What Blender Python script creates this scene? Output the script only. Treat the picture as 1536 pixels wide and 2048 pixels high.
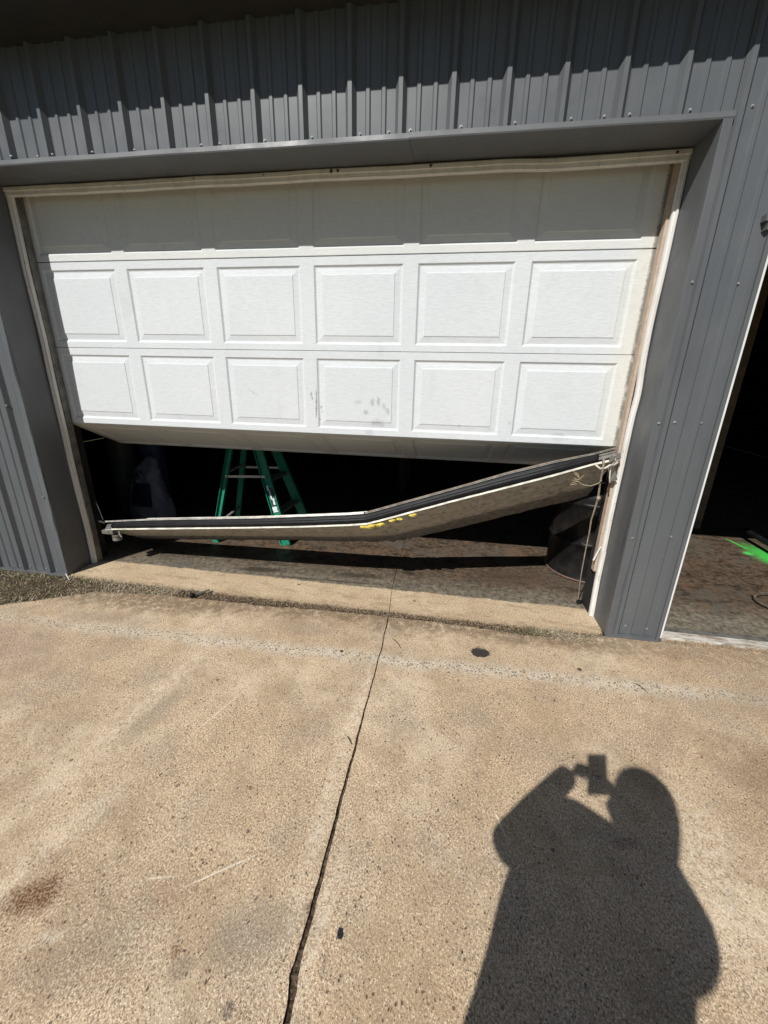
import bpy, bmesh, math, random
from mathutils import Vector, Matrix, noise
random.seed(7)
for o in list(bpy.data.objects): bpy.data.objects.remove(o)
sc = bpy.context.scene
COL = sc.collection
# ---------------------------------------------------------------- camera, sky, sun, exposure
CAM = Vector((2.3275, -2.2839, 1.4618))
RT = Vector((0.98609416, 0.16502037, 0.01966191)); UP = Vector((-0.07192512, 0.31712201, 0.94565343)); FW = Vector((-0.14981686, 0.9339175, -0.32458128))
cd = bpy.data.cameras.new('camera'); cam = bpy.data.objects.new('camera', cd); COL.objects.link(cam)
cd.sensor_fit = 'VERTICAL'; cd.sensor_height = 36; cd.sensor_width = 27; cd.lens = 36 * 817.157 / 2048
cd.clip_start = 0.02; cd.clip_end = 600
M4 = Matrix.Identity(4)
for i in range(3):
    M4[i][0] = RT[i]; M4[i][1] = UP[i]; M4[i][2] = -FW[i]; M4[i][3] = CAM[i]
cam.matrix_world = M4
sc.camera = cam
SUN = Vector((.47, 1, -1.07)).normalized()
w = bpy.data.worlds.new('World'); sc.world = w; w.use_nodes = True
wn = w.node_tree; wn.nodes.clear()
sky = wn.nodes.new('ShaderNodeTexSky'); sky.sky_type = 'NISHITA'; sky.sun_disc = False; sky.dust_density = .3; sky.ozone_density = 3.0
sky.sun_elevation = math.asin(-SUN.z); sky.sun_rotation = math.atan2(-SUN.x, -SUN.y) % (2 * math.pi)
bg = wn.nodes.new('ShaderNodeBackground'); bg.inputs[1].default_value = 0.05
wo = wn.nodes.new('ShaderNodeOutputWorld'); wn.links.new(sky.outputs[0], bg.inputs[0]); wn.links.new(bg.outputs[0], wo.inputs[0])
sd = bpy.data.lights.new('sun', 'SUN'); so = bpy.data.objects.new('sun', sd); COL.objects.link(so)
sd.energy = 5.0; sd.angle = math.radians(.53); sd.color = (1, .975, .935)
so.rotation_euler = SUN.to_track_quat('-Z', 'Y').to_euler(); so.location = (0, -6, 8)
sc.view_settings.view_transform = 'Standard'; sc.view_settings.look = 'None'
sc.view_settings.exposure = -0.02; sc.view_settings.gamma = 1; sc.view_settings.use_curve_mapping = False
try: sc.cycles.max_bounces = 6
except Exception: pass

# ---------------------------------------------------------------- helpers
def obj(name, mesh, mat=None, parent=None, smooth=False, kind=None, label=None, cat=None, group=None):
    if isinstance(mesh, bmesh.types.BMesh):
        me = bpy.data.meshes.new(name); mesh.to_mesh(me); mesh.free(); mesh = me
    o = bpy.data.objects.new(name, mesh); COL.objects.link(o)
    if mat is not None and not mesh.materials:
        for m in (mat if isinstance(mat, (list, tuple)) else [mat]): mesh.materials.append(m)
    if smooth:
        for p in mesh.polygons: p.use_smooth = True
    if parent: o.parent = parent
    tag(o, label, cat, group, kind)
    return o
def tag(o, label=None, cat=None, group=None, kind=None):
    if label: o['label'] = label
    if cat: o['category'] = cat
    if group: o['group'] = group
    if kind: o['kind'] = kind
def empty(name, loc, label, cat, group=None):
    o = bpy.data.objects.new(name, None); COL.objects.link(o); o.location = loc; o.empty_display_size = .1
    tag(o, label, cat, group); 
    return o
def fixparent(root):   # parts were modelled in world coordinates
    bpy.context.view_layer.update()
    for c in root.children: c.matrix_parent_inverse = Matrix.Translation(-root.location)
def mk(verts, faces, name='m'):
    me = bpy.data.meshes.new(name); me.from_pydata([tuple(v) for v in verts], [], faces); me.update(); return me
def box(bm, x0, x1, y0, y1, z0, z1, bev=0):
    vs = [bm.verts.new((x, y, z)) for x in (x0, x1) for y in (y0, y1) for z in (z0, z1)]
    fs = [(0,1,3,2),(4,6,7,5),(0,4,5,1),(2,3,7,6),(0,2,6,4),(1,5,7,3)]
    ff = [bm.faces.new([vs[i] for i in f]) for f in fs]
    if bev:
        es = list({e for f in ff for e in f.edges})
        bmesh.ops.bevel(bm, geom=es, offset=bev, segments=2, affect='EDGES', profile=.6)
def boxm(*a, bev=0):
    bm = bmesh.new(); box(bm, *a, bev=bev); return bm
def tube(bm, pts, r, seg=8, caps=True):
    pts = [Vector(p) for p in pts]; rings = []
    n = len(pts); rr = r if isinstance(r, (list, tuple)) else [r] * n
    ref = None
    for i, p in enumerate(pts):
        t = (pts[min(i+1, n-1)] - pts[max(i-1, 0)]).normalized()
        if ref is None: ref = t.orthogonal().normalized()
        a = (ref - t * ref.dot(t)).normalized(); ref = a; b = t.cross(a)
        rings.append([bm.verts.new(p + (a*math.cos(2*math.pi*k/seg) + b*math.sin(2*math.pi*k/seg)) * rr[i]) for k in range(seg)])
    for i in range(n-1):
        for k in range(seg):
            bm.faces.new((rings[i][k], rings[i][(k+1)%seg], rings[i+1][(k+1)%seg], rings[i+1][k]))
    if caps:
        bm.faces.new(rings[0][::-1]); bm.faces.new(rings[-1])
def tubem(pts, r, seg=8):
    bm = bmesh.new(); tube(bm, pts, r, seg); return bm
def lathe(bm, prof, cx, cy, seg=48):
    rings = [[bm.verts.new((cx + r*math.cos(2*math.pi*k/seg), cy + r*math.sin(2*math.pi*k/seg), z)) for k in range(seg)] for r, z in prof]
    for i in range(len(rings)-1):
        for k in range(seg):
            bm.faces.new((rings[i][k], rings[i][(k+1)%seg], rings[i+1][(k+1)%seg], rings[i+1][k]))
    bm.faces.new(rings[0][::-1]); bm.faces.new(rings[-1])
def beam(bm, a, b, wv, dv):
    """bar from a to b, half width vector wv, half depth vector dv"""
    a, b, wv, dv = map(Vector, (a, b, wv, dv))
    vs = [bm.verts.new(p + wv*i + dv*j) for p in (a, b) for i, j in ((-1,-1),(1,-1),(1,1),(-1,1))]
    for f in ((0,1,2,3),(7,6,5,4),(0,4,5,1),(1,5,6,2),(2,6,7,3),(3,7,4,0)): bm.faces.new([vs[i] for i in f])
def beamm(*a):
    bm = bmesh.new(); beam(bm, *a); bmesh.ops.recalc_face_normals(bm, faces=bm.faces); return bm
def nz(x, y=0, z=0): return noise.noise(Vector((x, y, z)))

# ---- material graph helper
class G:
    def __init__(s, name, rough=.8, spec=.3, metal=0):
        s.m = bpy.data.materials.new(name); s.m.use_nodes = True; s.t = s.m.node_tree; s.b = s.t.nodes['Principled BSDF']
        s.b.inputs['Roughness'].default_value = rough; s.b.inputs['Metallic'].default_value = metal
        s.b.inputs['Specular IOR Level'].default_value = spec
        s.tc = s.t.nodes.new('ShaderNodeTexCoord'); s.P = s.tc.outputs['Object']
    def L(s, a, b):
        if isinstance(a, (int, float)): b.default_value = a
        elif isinstance(a, tuple): b.default_value = a if len(a) == len(b.default_value) else (*a, 1)
        else: s.t.links.new(a, b)
    def n(s, ty): return s.t.nodes.new(ty)
    def math(s, op, a, b=0, c=0, clamp=False):
        n = s.n('ShaderNodeMath'); n.operation = op; n.use_clamp = clamp
        s.L(a, n.inputs[0]); s.L(b, n.inputs[1]); s.L(c, n.inputs[2]); return n.outputs[0]
    def scale(s, v, sx, sy, sz, loc=(0,0,0), rot=(0,0,0)):
        n = s.n('ShaderNodeMapping'); n.inputs['Scale'].default_value = (sx, sy, sz); n.inputs['Location'].default_value = loc
        n.inputs['Rotation'].default_value = rot; s.L(v, n.inputs[0]); return n.outputs[0]
    def noise(s, scale, det=4, rough=.6, v=None, dist=0):
        n = s.n('ShaderNodeTexNoise'); n.inputs['Scale'].default_value = scale; n.inputs['Detail'].default_value = det
        n.inputs['Roughness'].default_value = rough; n.inputs['Distortion'].default_value = dist
        s.L(v if v is not None else s.P, n.inputs['Vector']); return n.outputs['Fac']
    def vor(s, scale, v=None, feat='F1', out='Distance'):
        n = s.n('ShaderNodeTexVoronoi'); n.feature = feat; n.inputs['Scale'].default_value = scale
        s.L(v if v is not None else s.P, n.inputs['Vector']); return n.outputs[out]
    def mr(s, v, a, b, c=0, d=1, smooth=True):
        n = s.n('ShaderNodeMapRange'); n.interpolation_type = 'SMOOTHSTEP' if smooth else 'LINEAR'
        s.L(v, n.inputs[0])
        for i, x in enumerate((a, b, c, d)): n.inputs[i+1].default_value = x
        return n.outputs[0]
    def mix(s, f, a, b, mode='MIX'):
        n = s.n('ShaderNodeMix'); n.data_type = 'RGBA'; n.blend_type = mode
        s.L(f, n.inputs[0]); s.L(a, n.inputs[6]); s.L(b, n.inputs[7]); return n.outputs[2]
    def xyz(s, v=None):
        n = s.n('ShaderNodeSeparateXYZ'); s.L(v if v is not None else s.P, n.inputs[0]); return n.outputs
    def blob(s, cx, cy, rx, ry, rot=0, nz=.35, nsc=12, soft=.6, plane='xy'):
        """1 inside an irregular ellipse, 0 outside"""
        q = s.n('ShaderNodeVectorMath'); q.operation = 'SUBTRACT'; s.L(s.P, q.inputs[0])
        q.inputs[1].default_value = (cx, cy, 0) if plane == 'xy' else (cx, 0, cy)
        rr = (0, 0, -rot) if plane == 'xy' else (0, rot, 0)
        m = s.n('ShaderNodeMapping'); m.inputs['Rotation'].default_value = rr; s.L(q.outputs[0], m.inputs[0])
        m2 = s.n('ShaderNodeMapping'); m2.inputs['Scale'].default_value = (1/rx, 1/ry, 0) if plane == 'xy' else (1/rx, 0, 1/ry); s.L(m.outputs[0], m2.inputs[0])
        l = s.n('ShaderNodeVectorMath'); l.operation = 'LENGTH'; s.L(m2.outputs[0], l.inputs[0])
        d = s.math('ADD', l.outputs['Value'], s.math('MULTIPLY', s.math('SUBTRACT', s.noise(nsc, 4, .65), .5), nz*4))
        return s.mr(d, 1-soft/2, 1+soft/2, 1, 0)
    def bump(s, h, strength=.3, dist=.002, prev=None):
        n = s.n('ShaderNodeBump'); n.inputs['Strength'].default_value = strength; n.inputs['Distance'].default_value = dist
        s.L(h, n.inputs['Height'])
        if prev is not None: s.L(prev, n.inputs['Normal'])
        return n.outputs[0]
    def out(s, col=None, rough=None, nrm=None):
        if col is not None: s.L(col, s.b.inputs['Base Color'])
        if rough is not None: s.L(rough, s.b.inputs['Roughness'])
        if nrm is not None: s.L(nrm, s.b.inputs['Normal'])
        return s.m
def simple(name, col, rough=.7, var=.25, sc_=20, spec=.3, metal=0, bump=.1):
    g = G(name, rough, spec, metal)
    f = g.mr(g.noise(sc_, 5, .65), .3, .7)
    c = g.mix(f, tuple(x*(1-var) for x in col), tuple(min(1, x*(1+var)) for x in col))
    return g.out(c, None, g.bump(g.noise(sc_*6, 3), bump, .001))

# ---------------------------------------------------------------- materials
def concrete_mat():
    g = G('driveway_concrete', .92, .15)
    X, Y, Z = g.xyz()
    big = g.noise(1.3, 5, .6); mid = g.noise(6, 5, .65)
    sv = g.scale(g.P, 1, .8, 1, (0,0,0), (0, 0, .5))
    fine = g.noise(165, 2.5, .8, sv); fine2 = g.noise(300, 2, .75, sv)
    c = g.mix(g.mr(big, .35, .68), (.655, .475, .305), (.785, .605, .42))
    c = g.mix(g.mr(mid, .42, .72, 0, .6), c, (.50, .38, .245))
    c = g.mix(g.math('MULTIPLY', g.mr(g.noise(2.1, 6, .7, g.scale(g.P, 1, 1, 1, (5, 3, 0))), .48, .66), .5), c, (.40, .315, .235))
    c = g.mix(g.math('MULTIPLY', g.mr(g.noise(3.2, 6, .7, g.scale(g.P, 1, 1, 1, (9, 1, 0))), .48, .66), .45), c, (.44, .385, .31))
    # grain: sand-sized light and dark, slightly drawn out by brooming
    bro = g.noise(60, 3, .75, g.scale(g.P, 1.0, .4, 1, (0,0,0), (0, 0, .5)))
    c = g.mix(g.mr(fine, .40, .55, .62, 0), c, (.20, .14, .08))
    c = g.mix(g.mr(fine, .53, .66, 0, .75), c, (.90, .75, .53))
    c = g.mix(g.mr(fine2, .36, .54, .5, 0), c, (.15, .105, .065))
    c = g.mix(g.mr(bro, .55, .7, 0, .4), c, (.27, .20, .13))
    # uneven weathering
    wx = g.noise(3.4, 9, .74, g.scale(g.P, 1, .8, 1, (2, 7, 0)), .3)
    c = g.mix(g.mr(wx, .46, .62, 0, .5), c, (.38, .275, .17))
    c = g.mix(g.mr(g.noise(13, 8, .76, g.scale(g.P, 1, .7, 1, (4, 2, 0), (0, 0, .5))), .50, .68, 0, .45), c, (.30, .22, .15))
    c = g.mix(g.mr(g.noise(1.7, 7, .72, g.scale(g.P, 1, 1, 1, (1, 4, 0))), .52, .66, 0, .4), c, (.76, .63, .45))
    # separate dark and pale sand grains and pits
    def grains(sc_, dens, rad, seed):
        v = g.n('ShaderNodeTexVoronoi'); v.inputs['Scale'].default_value = sc_; g.L(g.scale(sv, 1, 1, 1, (seed, seed, 0)), v.inputs['Vector'])
        q = g.n('ShaderNodeSeparateColor'); g.L(v.outputs['Color'], q.inputs[0])
        return g.math('MULTIPLY', g.mr(v.outputs['Distance'], rad, rad+.12, 1, 0), g.math('LESS_THAN', q.outputs[0], dens))
    c = g.mix(g.math('MULTIPLY', grains(200, .22, .30, 1), .75), c, (.09, .06, .04))
    c = g.mix(g.math('MULTIPLY', grains(175, .16, .30, 5), .5), c, (.88, .78, .62))
    pm = g.math('MULTIPLY', grains(95, .16, .24, 3), g.mr(g.noise(9, 5, .7), .38, .6))
    c = g.mix(g.math('MULTIPLY', pm, .85), c, (.08, .058, .04))
    # washed band of exposed aggregate parallel to the wall
    yc = g.math('ADD', g.math('MULTIPLY', g.math('SUBTRACT', X, 2), .028), -.483)
    dy = g.math('ABSOLUTE', g.math('ADD', g.math('SUBTRACT', Y, yc), g.math('MULTIPLY', g.math('SUBTRACT', g.noise(5, 4), .5), .09)))
    band = g.math('MULTIPLY', g.mr(dy, .0, .085, 1, 0), g.math('MULTIPLY', g.mr(g.noise(11, 5, .7), .36, .56, .35, 1), g.mr(X, -.2, .9, .5, 1)))
    stone = g.mr(g.vor(70, g.scale(g.P, 1, .8, 1), 'DISTANCE_TO_EDGE'), .05, .16)
    spot = grains(88, .55, .30, 11)
    c = g.mix(g.math('MULTIPLY', band, .62), c, g.mix(stone, (.52, .45, .35), (.72, .66, .55)))
    c = g.mix(g.math('MULTIPLY', g.math('MULTIPLY', g.mr(dy, .015, .07, 1, 0), spot), .85), c, (.13, .12, .105))
    # pale worn streaks
    def streak(c, x, y, rx, ry, rot, amt, col=(.78, .68, .53)):
        return g.mix(g.math('MULTIPLY', g.blob(x, y, rx, ry, rot, .35, 7, 1.7), g.math('MULTIPLY', g.mr(g.noise(38, 5, .8, sv), .42, .6), amt)), c, col)
    c = streak(c, 1.03, -1.02, .045, .36, -.12, .5)
    c = streak(c, 1.17, -1.55, .05, .26, -.25, .45)
    c = streak(c, 1.98, -1.2, .025, .45, 0, .5)
    c = streak(c, 2.0, -.75, .02, .2, 0, .5)
    c = streak(c, 2.06, -1.62, .02, .18, -.1, .6)
    c = streak(c, 3.25, -1.25, .10, .25, -.3, .5)
    c = streak(c, 1.35, -1.77, .05, .014, .4, .7)
    # thin white scratches
    for x0, y0, x1, y1 in ((1.42, -.87, 1.335, -1.11), (1.80, -1.49, 1.64, -1.60), (1.52, -1.60, 1.60, -1.58), (2.57, -1.20, 2.60, -1.28)):
        L_ = math.hypot(x1-x0, y1-y0)
        c = g.mix(g.math('MULTIPLY', g.blob((x0+x1)/2, (y0+y1)/2, L_/2, .0028, math.atan2(y1-y0, x1-x0), .2, 40, 1.2), .6), c, (.85, .77, .62))
    # stains
    def stain(c, x, y, rx, ry, rot, col, amt, n=.45, soft=.9, ns=12):
        return g.mix(g.math('MULTIPLY', g.math('MULTIPLY', g.blob(x, y, rx, ry, rot, n, ns, soft), g.mr(fine, .38, .62, 1, .45)), amt), c, col)
    rust = (.16, .075, .03); grey = (.20, .165, .125)
    c = stain(c, 1.22, -1.70, .07, .05, .5, (.13, .055, .02), 1); c = stain(c, 1.20, -1.62, .05, .05, .2, rust, .4, .4, 1.4)
    c = stain(c, .02, -.80, .30, .16, -.3, (.22, .15, .13), .5, .3, 1.4, 5)
    c = stain(c, .25, -.42, .25, .06, .05, (.24, .19, .15), .5, .3, 1.3, 7)
    c = stain(c, 1.55, -.30, .14, .06, .1, (.26, .2, .15), .55, .4, 1.3, 9)
    c = stain(c, .8, -.25, .1, .05, .1, (.27, .2, .15), .4, .4, 1.3, 9)
    c = stain(c, 1.12, -1.02, .045, .18, -.2, (.27, .23, .18), .6, .3, 1.2)
    c = g.mix(g.math('MULTIPLY', g.blob(2.572, -.327, .052, .040, .1, .22, 40, .25), .96), c, g.mix(g.mr(fine, .35, .6), (.014, .013, .014), (.045, .040, .038)))
    c = stain(c, 2.575, -.285, .03, .02, .1, (.2, .15, .1), .5, .3, .8)
    c = stain(c, 1.705, -1.735, .012, .012, 0, rust, .8); c = stain(c, 1.74, -1.76, .03, .025, .4, grey, .6)
    c = stain(c, 1.895, -1.807, .013, .018, 0, (.08, .07, .06), .8, .5, .4, 60)
    c = g.mix(g.blob(2.125, -1.622, .009, .014, .3, .3, 70, .4), c, (.025, .025, .03))
    c = stain(c, 2.025, -1.585, .016, .020, 0, (.13, .10, .075), .8, .2, .6)
    c = stain(c, 2.10, -1.69, .008, .03, 0, grey, .7)
    c = stain(c, 2.155, -1.39, .012, .009, 0, (.12, .09, .07), .7)
    c = stain(c, 1.88, -1.66, .10, .06, .4, (.24, .215, .18), .5, .3, 1.3)
    c = stain(c, 1.60, -1.62, .06, .05, .4, (.30, .19, .13), .5, .3, 1.3)
    c = stain(c, 1.45, -1.80, .12, .06, .2, (.26, .2, .15), .5, .3, 1.3)
    c = stain(c, 3.72, -.92, .22, .16, -.4, (.21, .13, .07), .7, .4, 1.2, 7)
    c = stain(c, 3.45, -1.10, .12, .10, -.4, (.24, .17, .10), .45, .4, 1.3, 7)
    c = stain(c, 4.0, -.45, .4, .10, .1, (.28, .21, .14), .5, .4, 1.3, 6)
    c = stain(c, 3.1, -.15, .35, .05, .05, (.36, .25, .15), .5, .4, 1.2, 7)
    c = stain(c, 2.995, -1.235, .05, .016, .2, (.10, .075, .06), .55, .3, 1.0)
    c = stain(c, 2.98, -1.0, .012, .010, 0, (.12, .09, .07), .7)
    for x, y, r in ((1.27,-.792,.007),(1.815,-.464,.008),(2.4,-.52,.006),(2.45,-.57,.007),(2.9,-.62,.007),(3.076,-.373,.009),(1.42,-1.32,.007),(1.69,-1.28,.007),(1.75,-1.42,.006),(2.2,-1.45,.006),(2.75,-1.3,.006),(3.25,-1.5,.007),(.95,-1.3,.006),(2.3,-.9,.005)):
        c = stain(c, x, y, r*1.3, r, x*7, (.06, .045, .035), .9, .3, .4, 50)
    # soil washed out of the joint along the building
    dj = g.math('ADD', Y, g.math('MULTIPLY', g.math('SUBTRACT', g.noise(6, 7, .72), .5), .32))
    lft = g.mr(X, .4, 1.4, -.12, 0)
    dirtm = g.math('MULTIPLY', g.mr(g.math('ADD', dj, lft), -.30, -.12, 0, 1) if False else g.mr(g.math('SUBTRACT', dj, lft), -.26, -.12), g.mr(X, 3.2, 3.5, .75, .45))
    c = g.mix(g.math('MULTIPLY', dirtm, g.mr(g.noise(24, 6, .75), .34, .54)), c, (.17, .12, .075))
    h = g.math('ADD', fine, g.math('MULTIPLY', fine2, .5))
    h = g.math('SUBTRACT', h, g.math('MULTIPLY', pm, .8))
    h = g.math('SUBTRACT', h, g.math('MULTIPLY', g.math('MULTIPLY', band, spot), .7))
    nn = g.bump(h, .75, .0035, g.bump(mid, .3, .01))
    return g.out(c, None, nn)
def floor_mat():
    g = G('garage_floor_concrete', .8, .25)
    X, Y, Z = g.xyz()
    n1 = g.noise(2.5, 6, .65); n2 = g.noise(14, 5, .7); fine = g.noise(160, 3, .75)
    clean = g.mix(g.mr(n1, .35, .65), (.54, .40, .25), (.66, .52, .345))
    clean = g.mix(g.mr(n2, .5, .75, 0, .6), clean, (.36, .27, .17))
    fine = g.noise(110, 2.5, .8)
    clean = g.mix(g.mr(fine, .40, .56, .6, 0), clean, (.22, .165, .11))
    clean = g.mix(g.mr(fine, .53, .66, 0, .55), clean, (.82, .70, .53))
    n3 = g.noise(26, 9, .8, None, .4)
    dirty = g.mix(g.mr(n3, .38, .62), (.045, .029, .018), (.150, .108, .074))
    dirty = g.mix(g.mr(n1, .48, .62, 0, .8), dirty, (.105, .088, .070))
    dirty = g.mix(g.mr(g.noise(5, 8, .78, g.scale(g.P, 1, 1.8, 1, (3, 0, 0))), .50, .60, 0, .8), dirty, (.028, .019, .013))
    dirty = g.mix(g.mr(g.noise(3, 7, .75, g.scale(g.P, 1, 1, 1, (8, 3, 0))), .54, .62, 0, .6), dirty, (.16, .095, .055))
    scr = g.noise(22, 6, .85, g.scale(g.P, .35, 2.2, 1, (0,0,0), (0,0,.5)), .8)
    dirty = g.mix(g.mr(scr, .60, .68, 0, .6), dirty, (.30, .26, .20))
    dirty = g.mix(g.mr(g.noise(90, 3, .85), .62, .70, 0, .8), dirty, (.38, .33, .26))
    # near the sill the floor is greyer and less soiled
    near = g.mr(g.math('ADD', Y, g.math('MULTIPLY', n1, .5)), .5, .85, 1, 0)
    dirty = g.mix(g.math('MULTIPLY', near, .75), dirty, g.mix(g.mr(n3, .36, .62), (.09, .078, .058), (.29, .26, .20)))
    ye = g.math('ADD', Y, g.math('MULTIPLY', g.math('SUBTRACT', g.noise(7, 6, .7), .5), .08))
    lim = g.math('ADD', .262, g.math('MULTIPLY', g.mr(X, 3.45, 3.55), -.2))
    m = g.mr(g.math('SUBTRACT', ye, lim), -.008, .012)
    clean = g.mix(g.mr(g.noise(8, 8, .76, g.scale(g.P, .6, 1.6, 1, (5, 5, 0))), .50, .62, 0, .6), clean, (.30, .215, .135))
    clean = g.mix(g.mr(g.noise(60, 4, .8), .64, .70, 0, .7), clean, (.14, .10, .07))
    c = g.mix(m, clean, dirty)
    def stain(c, x, y, rx, ry, rot, col, amt, n=.3, soft=.8, ns=12):
        return g.mix(g.math('MULTIPLY', g.blob(x, y, rx, ry, rot, n, ns, soft), amt), c, col)
    c = stain(c, .95, .36, .16, .04, .1, (.04, .03, .022), .8, .3, .7, 14)
    c = stain(c, 1.7, .42, .2, .035, .1, (.045, .035, .025), .7, .4, .8, 14)
    c = stain(c, 1.45, .30, .5, .012, .02, (.07, .055, .04), .7, .4, .7, 14)
    c = stain(c, 2.9, .62, .3, .14, .1, (.085, .06, .042), .6, .3, 1.0, 9)
    c = stain(c, .3, .33, .12, .05, .1, (.11, .10, .09), .6, .3, 1.0, 9)
    c = stain(c, 2.16, .14, .012, .012, 0, (.08, .055, .04), .7)
    c = stain(c, 1.32, .20, .012, .008, 0, (.05, .04, .03), .9)
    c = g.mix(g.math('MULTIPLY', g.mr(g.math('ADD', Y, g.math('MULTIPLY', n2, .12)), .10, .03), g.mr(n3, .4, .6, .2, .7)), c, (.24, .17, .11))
    # green marking paint sprayed on the floor
    c = stain(c, 5.13, 1.45, .24, .10, 1.57, (.05, .60, .08), .85, .5, 1.5, 26)
    c = stain(c, 5.0, 1.52, .035, .03, 2.2, (.10, .72, .14), .8, .4, 1.2, 26)
    c = stain(c, 5.04, 1.74, .12, .012, 1.75, (.06, .65, .08), .8, .3, .8, 12)
    nn = g.bump(g.math('ADD', fine, g.math('MULTIPLY', n2, .6)), .5, .002)
    ro = g.mix(m, (.92,)*3, g.mix(g.mr(n2, .4, .7), (.5,)*3, (.85,)*3))
    return g.out(c, ro, nn)
def metal_paint(name, col, rough=.42, dirt=.35):
    g = G(name, rough, .5)
    X, Y, Z = g.xyz()
    v = g.scale(g.P, 3, 3, .5)
    c = g.mix(g.mr(g.noise(2.2, 4, .6, v), .35, .7), col, tuple(x*1.13 for x in col))
    low = g.mr(g.math('ADD', Z, g.math('MULTIPLY', g.noise(4, 5, .7), .6)), .35, 1.0, 1, 0)
    c = g.mix(g.math('MULTIPLY', g.math('MULTIPLY', g.mr(g.noise(16, 6, .75), .5, .75), low), dirt), c, (.20, .185, .16))
    scr = g.mr(g.noise(8, 4, .75, g.scale(g.P, 1, 1, 9, (0,0,0), (0, .5, 0))), .72, .76, 0, .35)
    c = g.mix(g.math('MULTIPLY', scr, low), c, (.4, .39, .37))
    r = g.mr(g.noise(5, 4), .3, .7, rough-.08, rough+.12)
    return g.out(c, r, g.bump(g.noise(3.5, 2), .25, .004, g.bump(g.noise(350, 2), .05, .0005)))
def door_mat():
    g = G('embossed_white_steel', .55, .18)
    gp = g.n('ShaderNodeNewGeometry'); g.P = gp.outputs['Position']
    X, Y, Z = g.xyz()
    grain = g.noise(70, 5, .78, g.scale(g.P, .35, 1, 2.0), .8)
    g2 = g.noise(120, 3, .7, g.scale(g.P, .3, 1, 1.6))
    c = g.mix(g.mr(g.noise(1.4, 4), .35, .7), (.645, .675, .69), (.69, .715, .725))
    c = g.mix(g.mr(grain, .40, .56, .33, 0), c, (.52, .53, .53))
    # chalky yellowing of the top section and right end
    ylw = g.math('MAXIMUM', g.mr(Z, 2.0715, 2.0735, 0, .3), g.math('MULTIPLY', g.mr(g.math('ADD', X, g.math('MULTIPLY', g.noise(6, 4), .05)), 3.10, 3.3), .7))
    c = g.mix(g.math('MULTIPLY', ylw, .65), c, (.72, .68, .54))
    c = g.mix(g.math('MULTIPLY', ylw, g.mr(g.noise(11, 5, .7), .5, .7, 0, .5)), c, (.52, .49, .42))
    # ragged shadow of the right weather strip, painted as a dark edge
    rg = g.math('MULTIPLY', g.mr(g.math('ADD', X, g.math('MULTIPLY', g.noise(190, 3, .8, g.scale(g.P, .3, 1, 1)), .028)), 3.262, 3.276), g.mr(g.noise(9, 5, .7), .35, .5, .5, 1))
    c = g.mix(g.math('MULTIPLY', rg, .8), c, (.13, .12, .10))
    # grime
    def dot(c, x, z, rx, rz, rot, amt, col=(.27, .28, .28), n=.6, soft=1.2, ns=60):
        return g.mix(g.math('MULTIPLY', g.blob(x, z, rx, rz, rot, n, ns, soft, 'xz'), amt), c, col)
    for x, z, rx, rz, ro, a in ((1.832,1.281,.010,.022,0,.5),(1.869,1.288,.010,.024,.1,.5),(1.904,1.263,.009,.020,.3,.4),(1.927,1.23,.010,.020,.2,.45),(1.791,1.222,.012,.014,.5,.5),(1.865,1.155,.04,.02,0,.4),(1.811,1.10,.03,.02,0,.25),(1.74,1.28,.02,.012,0,.25),
                            (1.473,1.27,.004,.07,0,.95),(1.468,1.22,.003,.05,0,.9),(1.44,1.32,.006,.012,0,.7),(1.446,1.295,.004,.010,0,.8),(1.50,1.24,.005,.010,0,.7),(1.505,1.215,.004,.008,0,.7),(1.49,1.17,.006,.006,0,.6),(1.05,1.32,.03,.004,-.5,.35),(2.66,1.19,.01,.01,0,.3),(2.95,1.12,.05,.02,0,.22),(2.37,1.16,.01,.01,0,.3)):
        c = dot(c, x, z, rx, rz, ro, a)
    spk = g.math('MULTIPLY', g.mr(g.vor(19, g.scale(g.P, 1, 0, 1)), .035, .05, 1, 0), g.math('MULTIPLY', g.mr(Z, 1.3, 1.08), g.mr(X, 1.9, 2.5)))
    c = g.mix(g.math('MULTIPLY', spk, .8), c, (.08, .07, .06))
    c = g.mix(g.mr(g.noise(7, 6, .75, g.scale(g.P, 1, 1, .5)), .54, .75, 0, .25), c, (.45, .44, .40))
    c = g.mix(g.mr(g.noise(120, 2, .8), .70, .75, 0, .5), c, (.25, .24, .22))
    return g.out(c, None, g.bump(grain, .8, .0022, g.bump(g2, .25, .0008)))
def vinyl_mat():
    g = G('dirty_white_vinyl', .6, .3)
    c = g.mix(g.mr(g.noise(8, 5, .7, g.scale(g.P, 2, 2, .5)), .4, .7), (.74, .72, .68), (.64, .61, .56))
    c = g.mix(g.mr(g.noise(30, 5, .75), .58, .72, 0, .6), c, (.30, .25, .19))
    return g.out(c, None, g.bump(g.noise(40, 4), .2, .002))
def dirt_mat():
    g = G('dirt', .95, .1)
    n = g.noise(60, 5, .75)
    c = g.mix(g.mr(n, .35, .65), (.035, .024, .016), (.15, .11, .075))
    c = g.mix(g.mr(g.vor(90), .1, .25, .5, 0), c, (.33, .27, .20))
    return g.out(c, None, g.bump(n, .9, .012))
MC = concrete_mat(); MF = floor_mat(); MD = door_mat(); MV = vinyl_mat(); MDIRT = dirt_mat()
MWALL = metal_paint('grey_painted_steel', (.098, .105, .111), .43)
MTRIM = metal_paint('grey_trim_steel', (.098, .102, .106), .5)
MSOFF = metal_paint('soffit_steel', (.075, .077, .08), .6)
MTAN = simple('tan_primed_wood', (.46, .36, .28), .75, .15, 18)
MSCREW = simple('galvanised_screw', (.26, .26, .26), .5, .3, 60, .3, .3)
MDARK = simple('shade_dark_interior', (.022, .021, .02), .9, .3, 4)  # near-black colour stands in for the shade of the unlit interior
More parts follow.
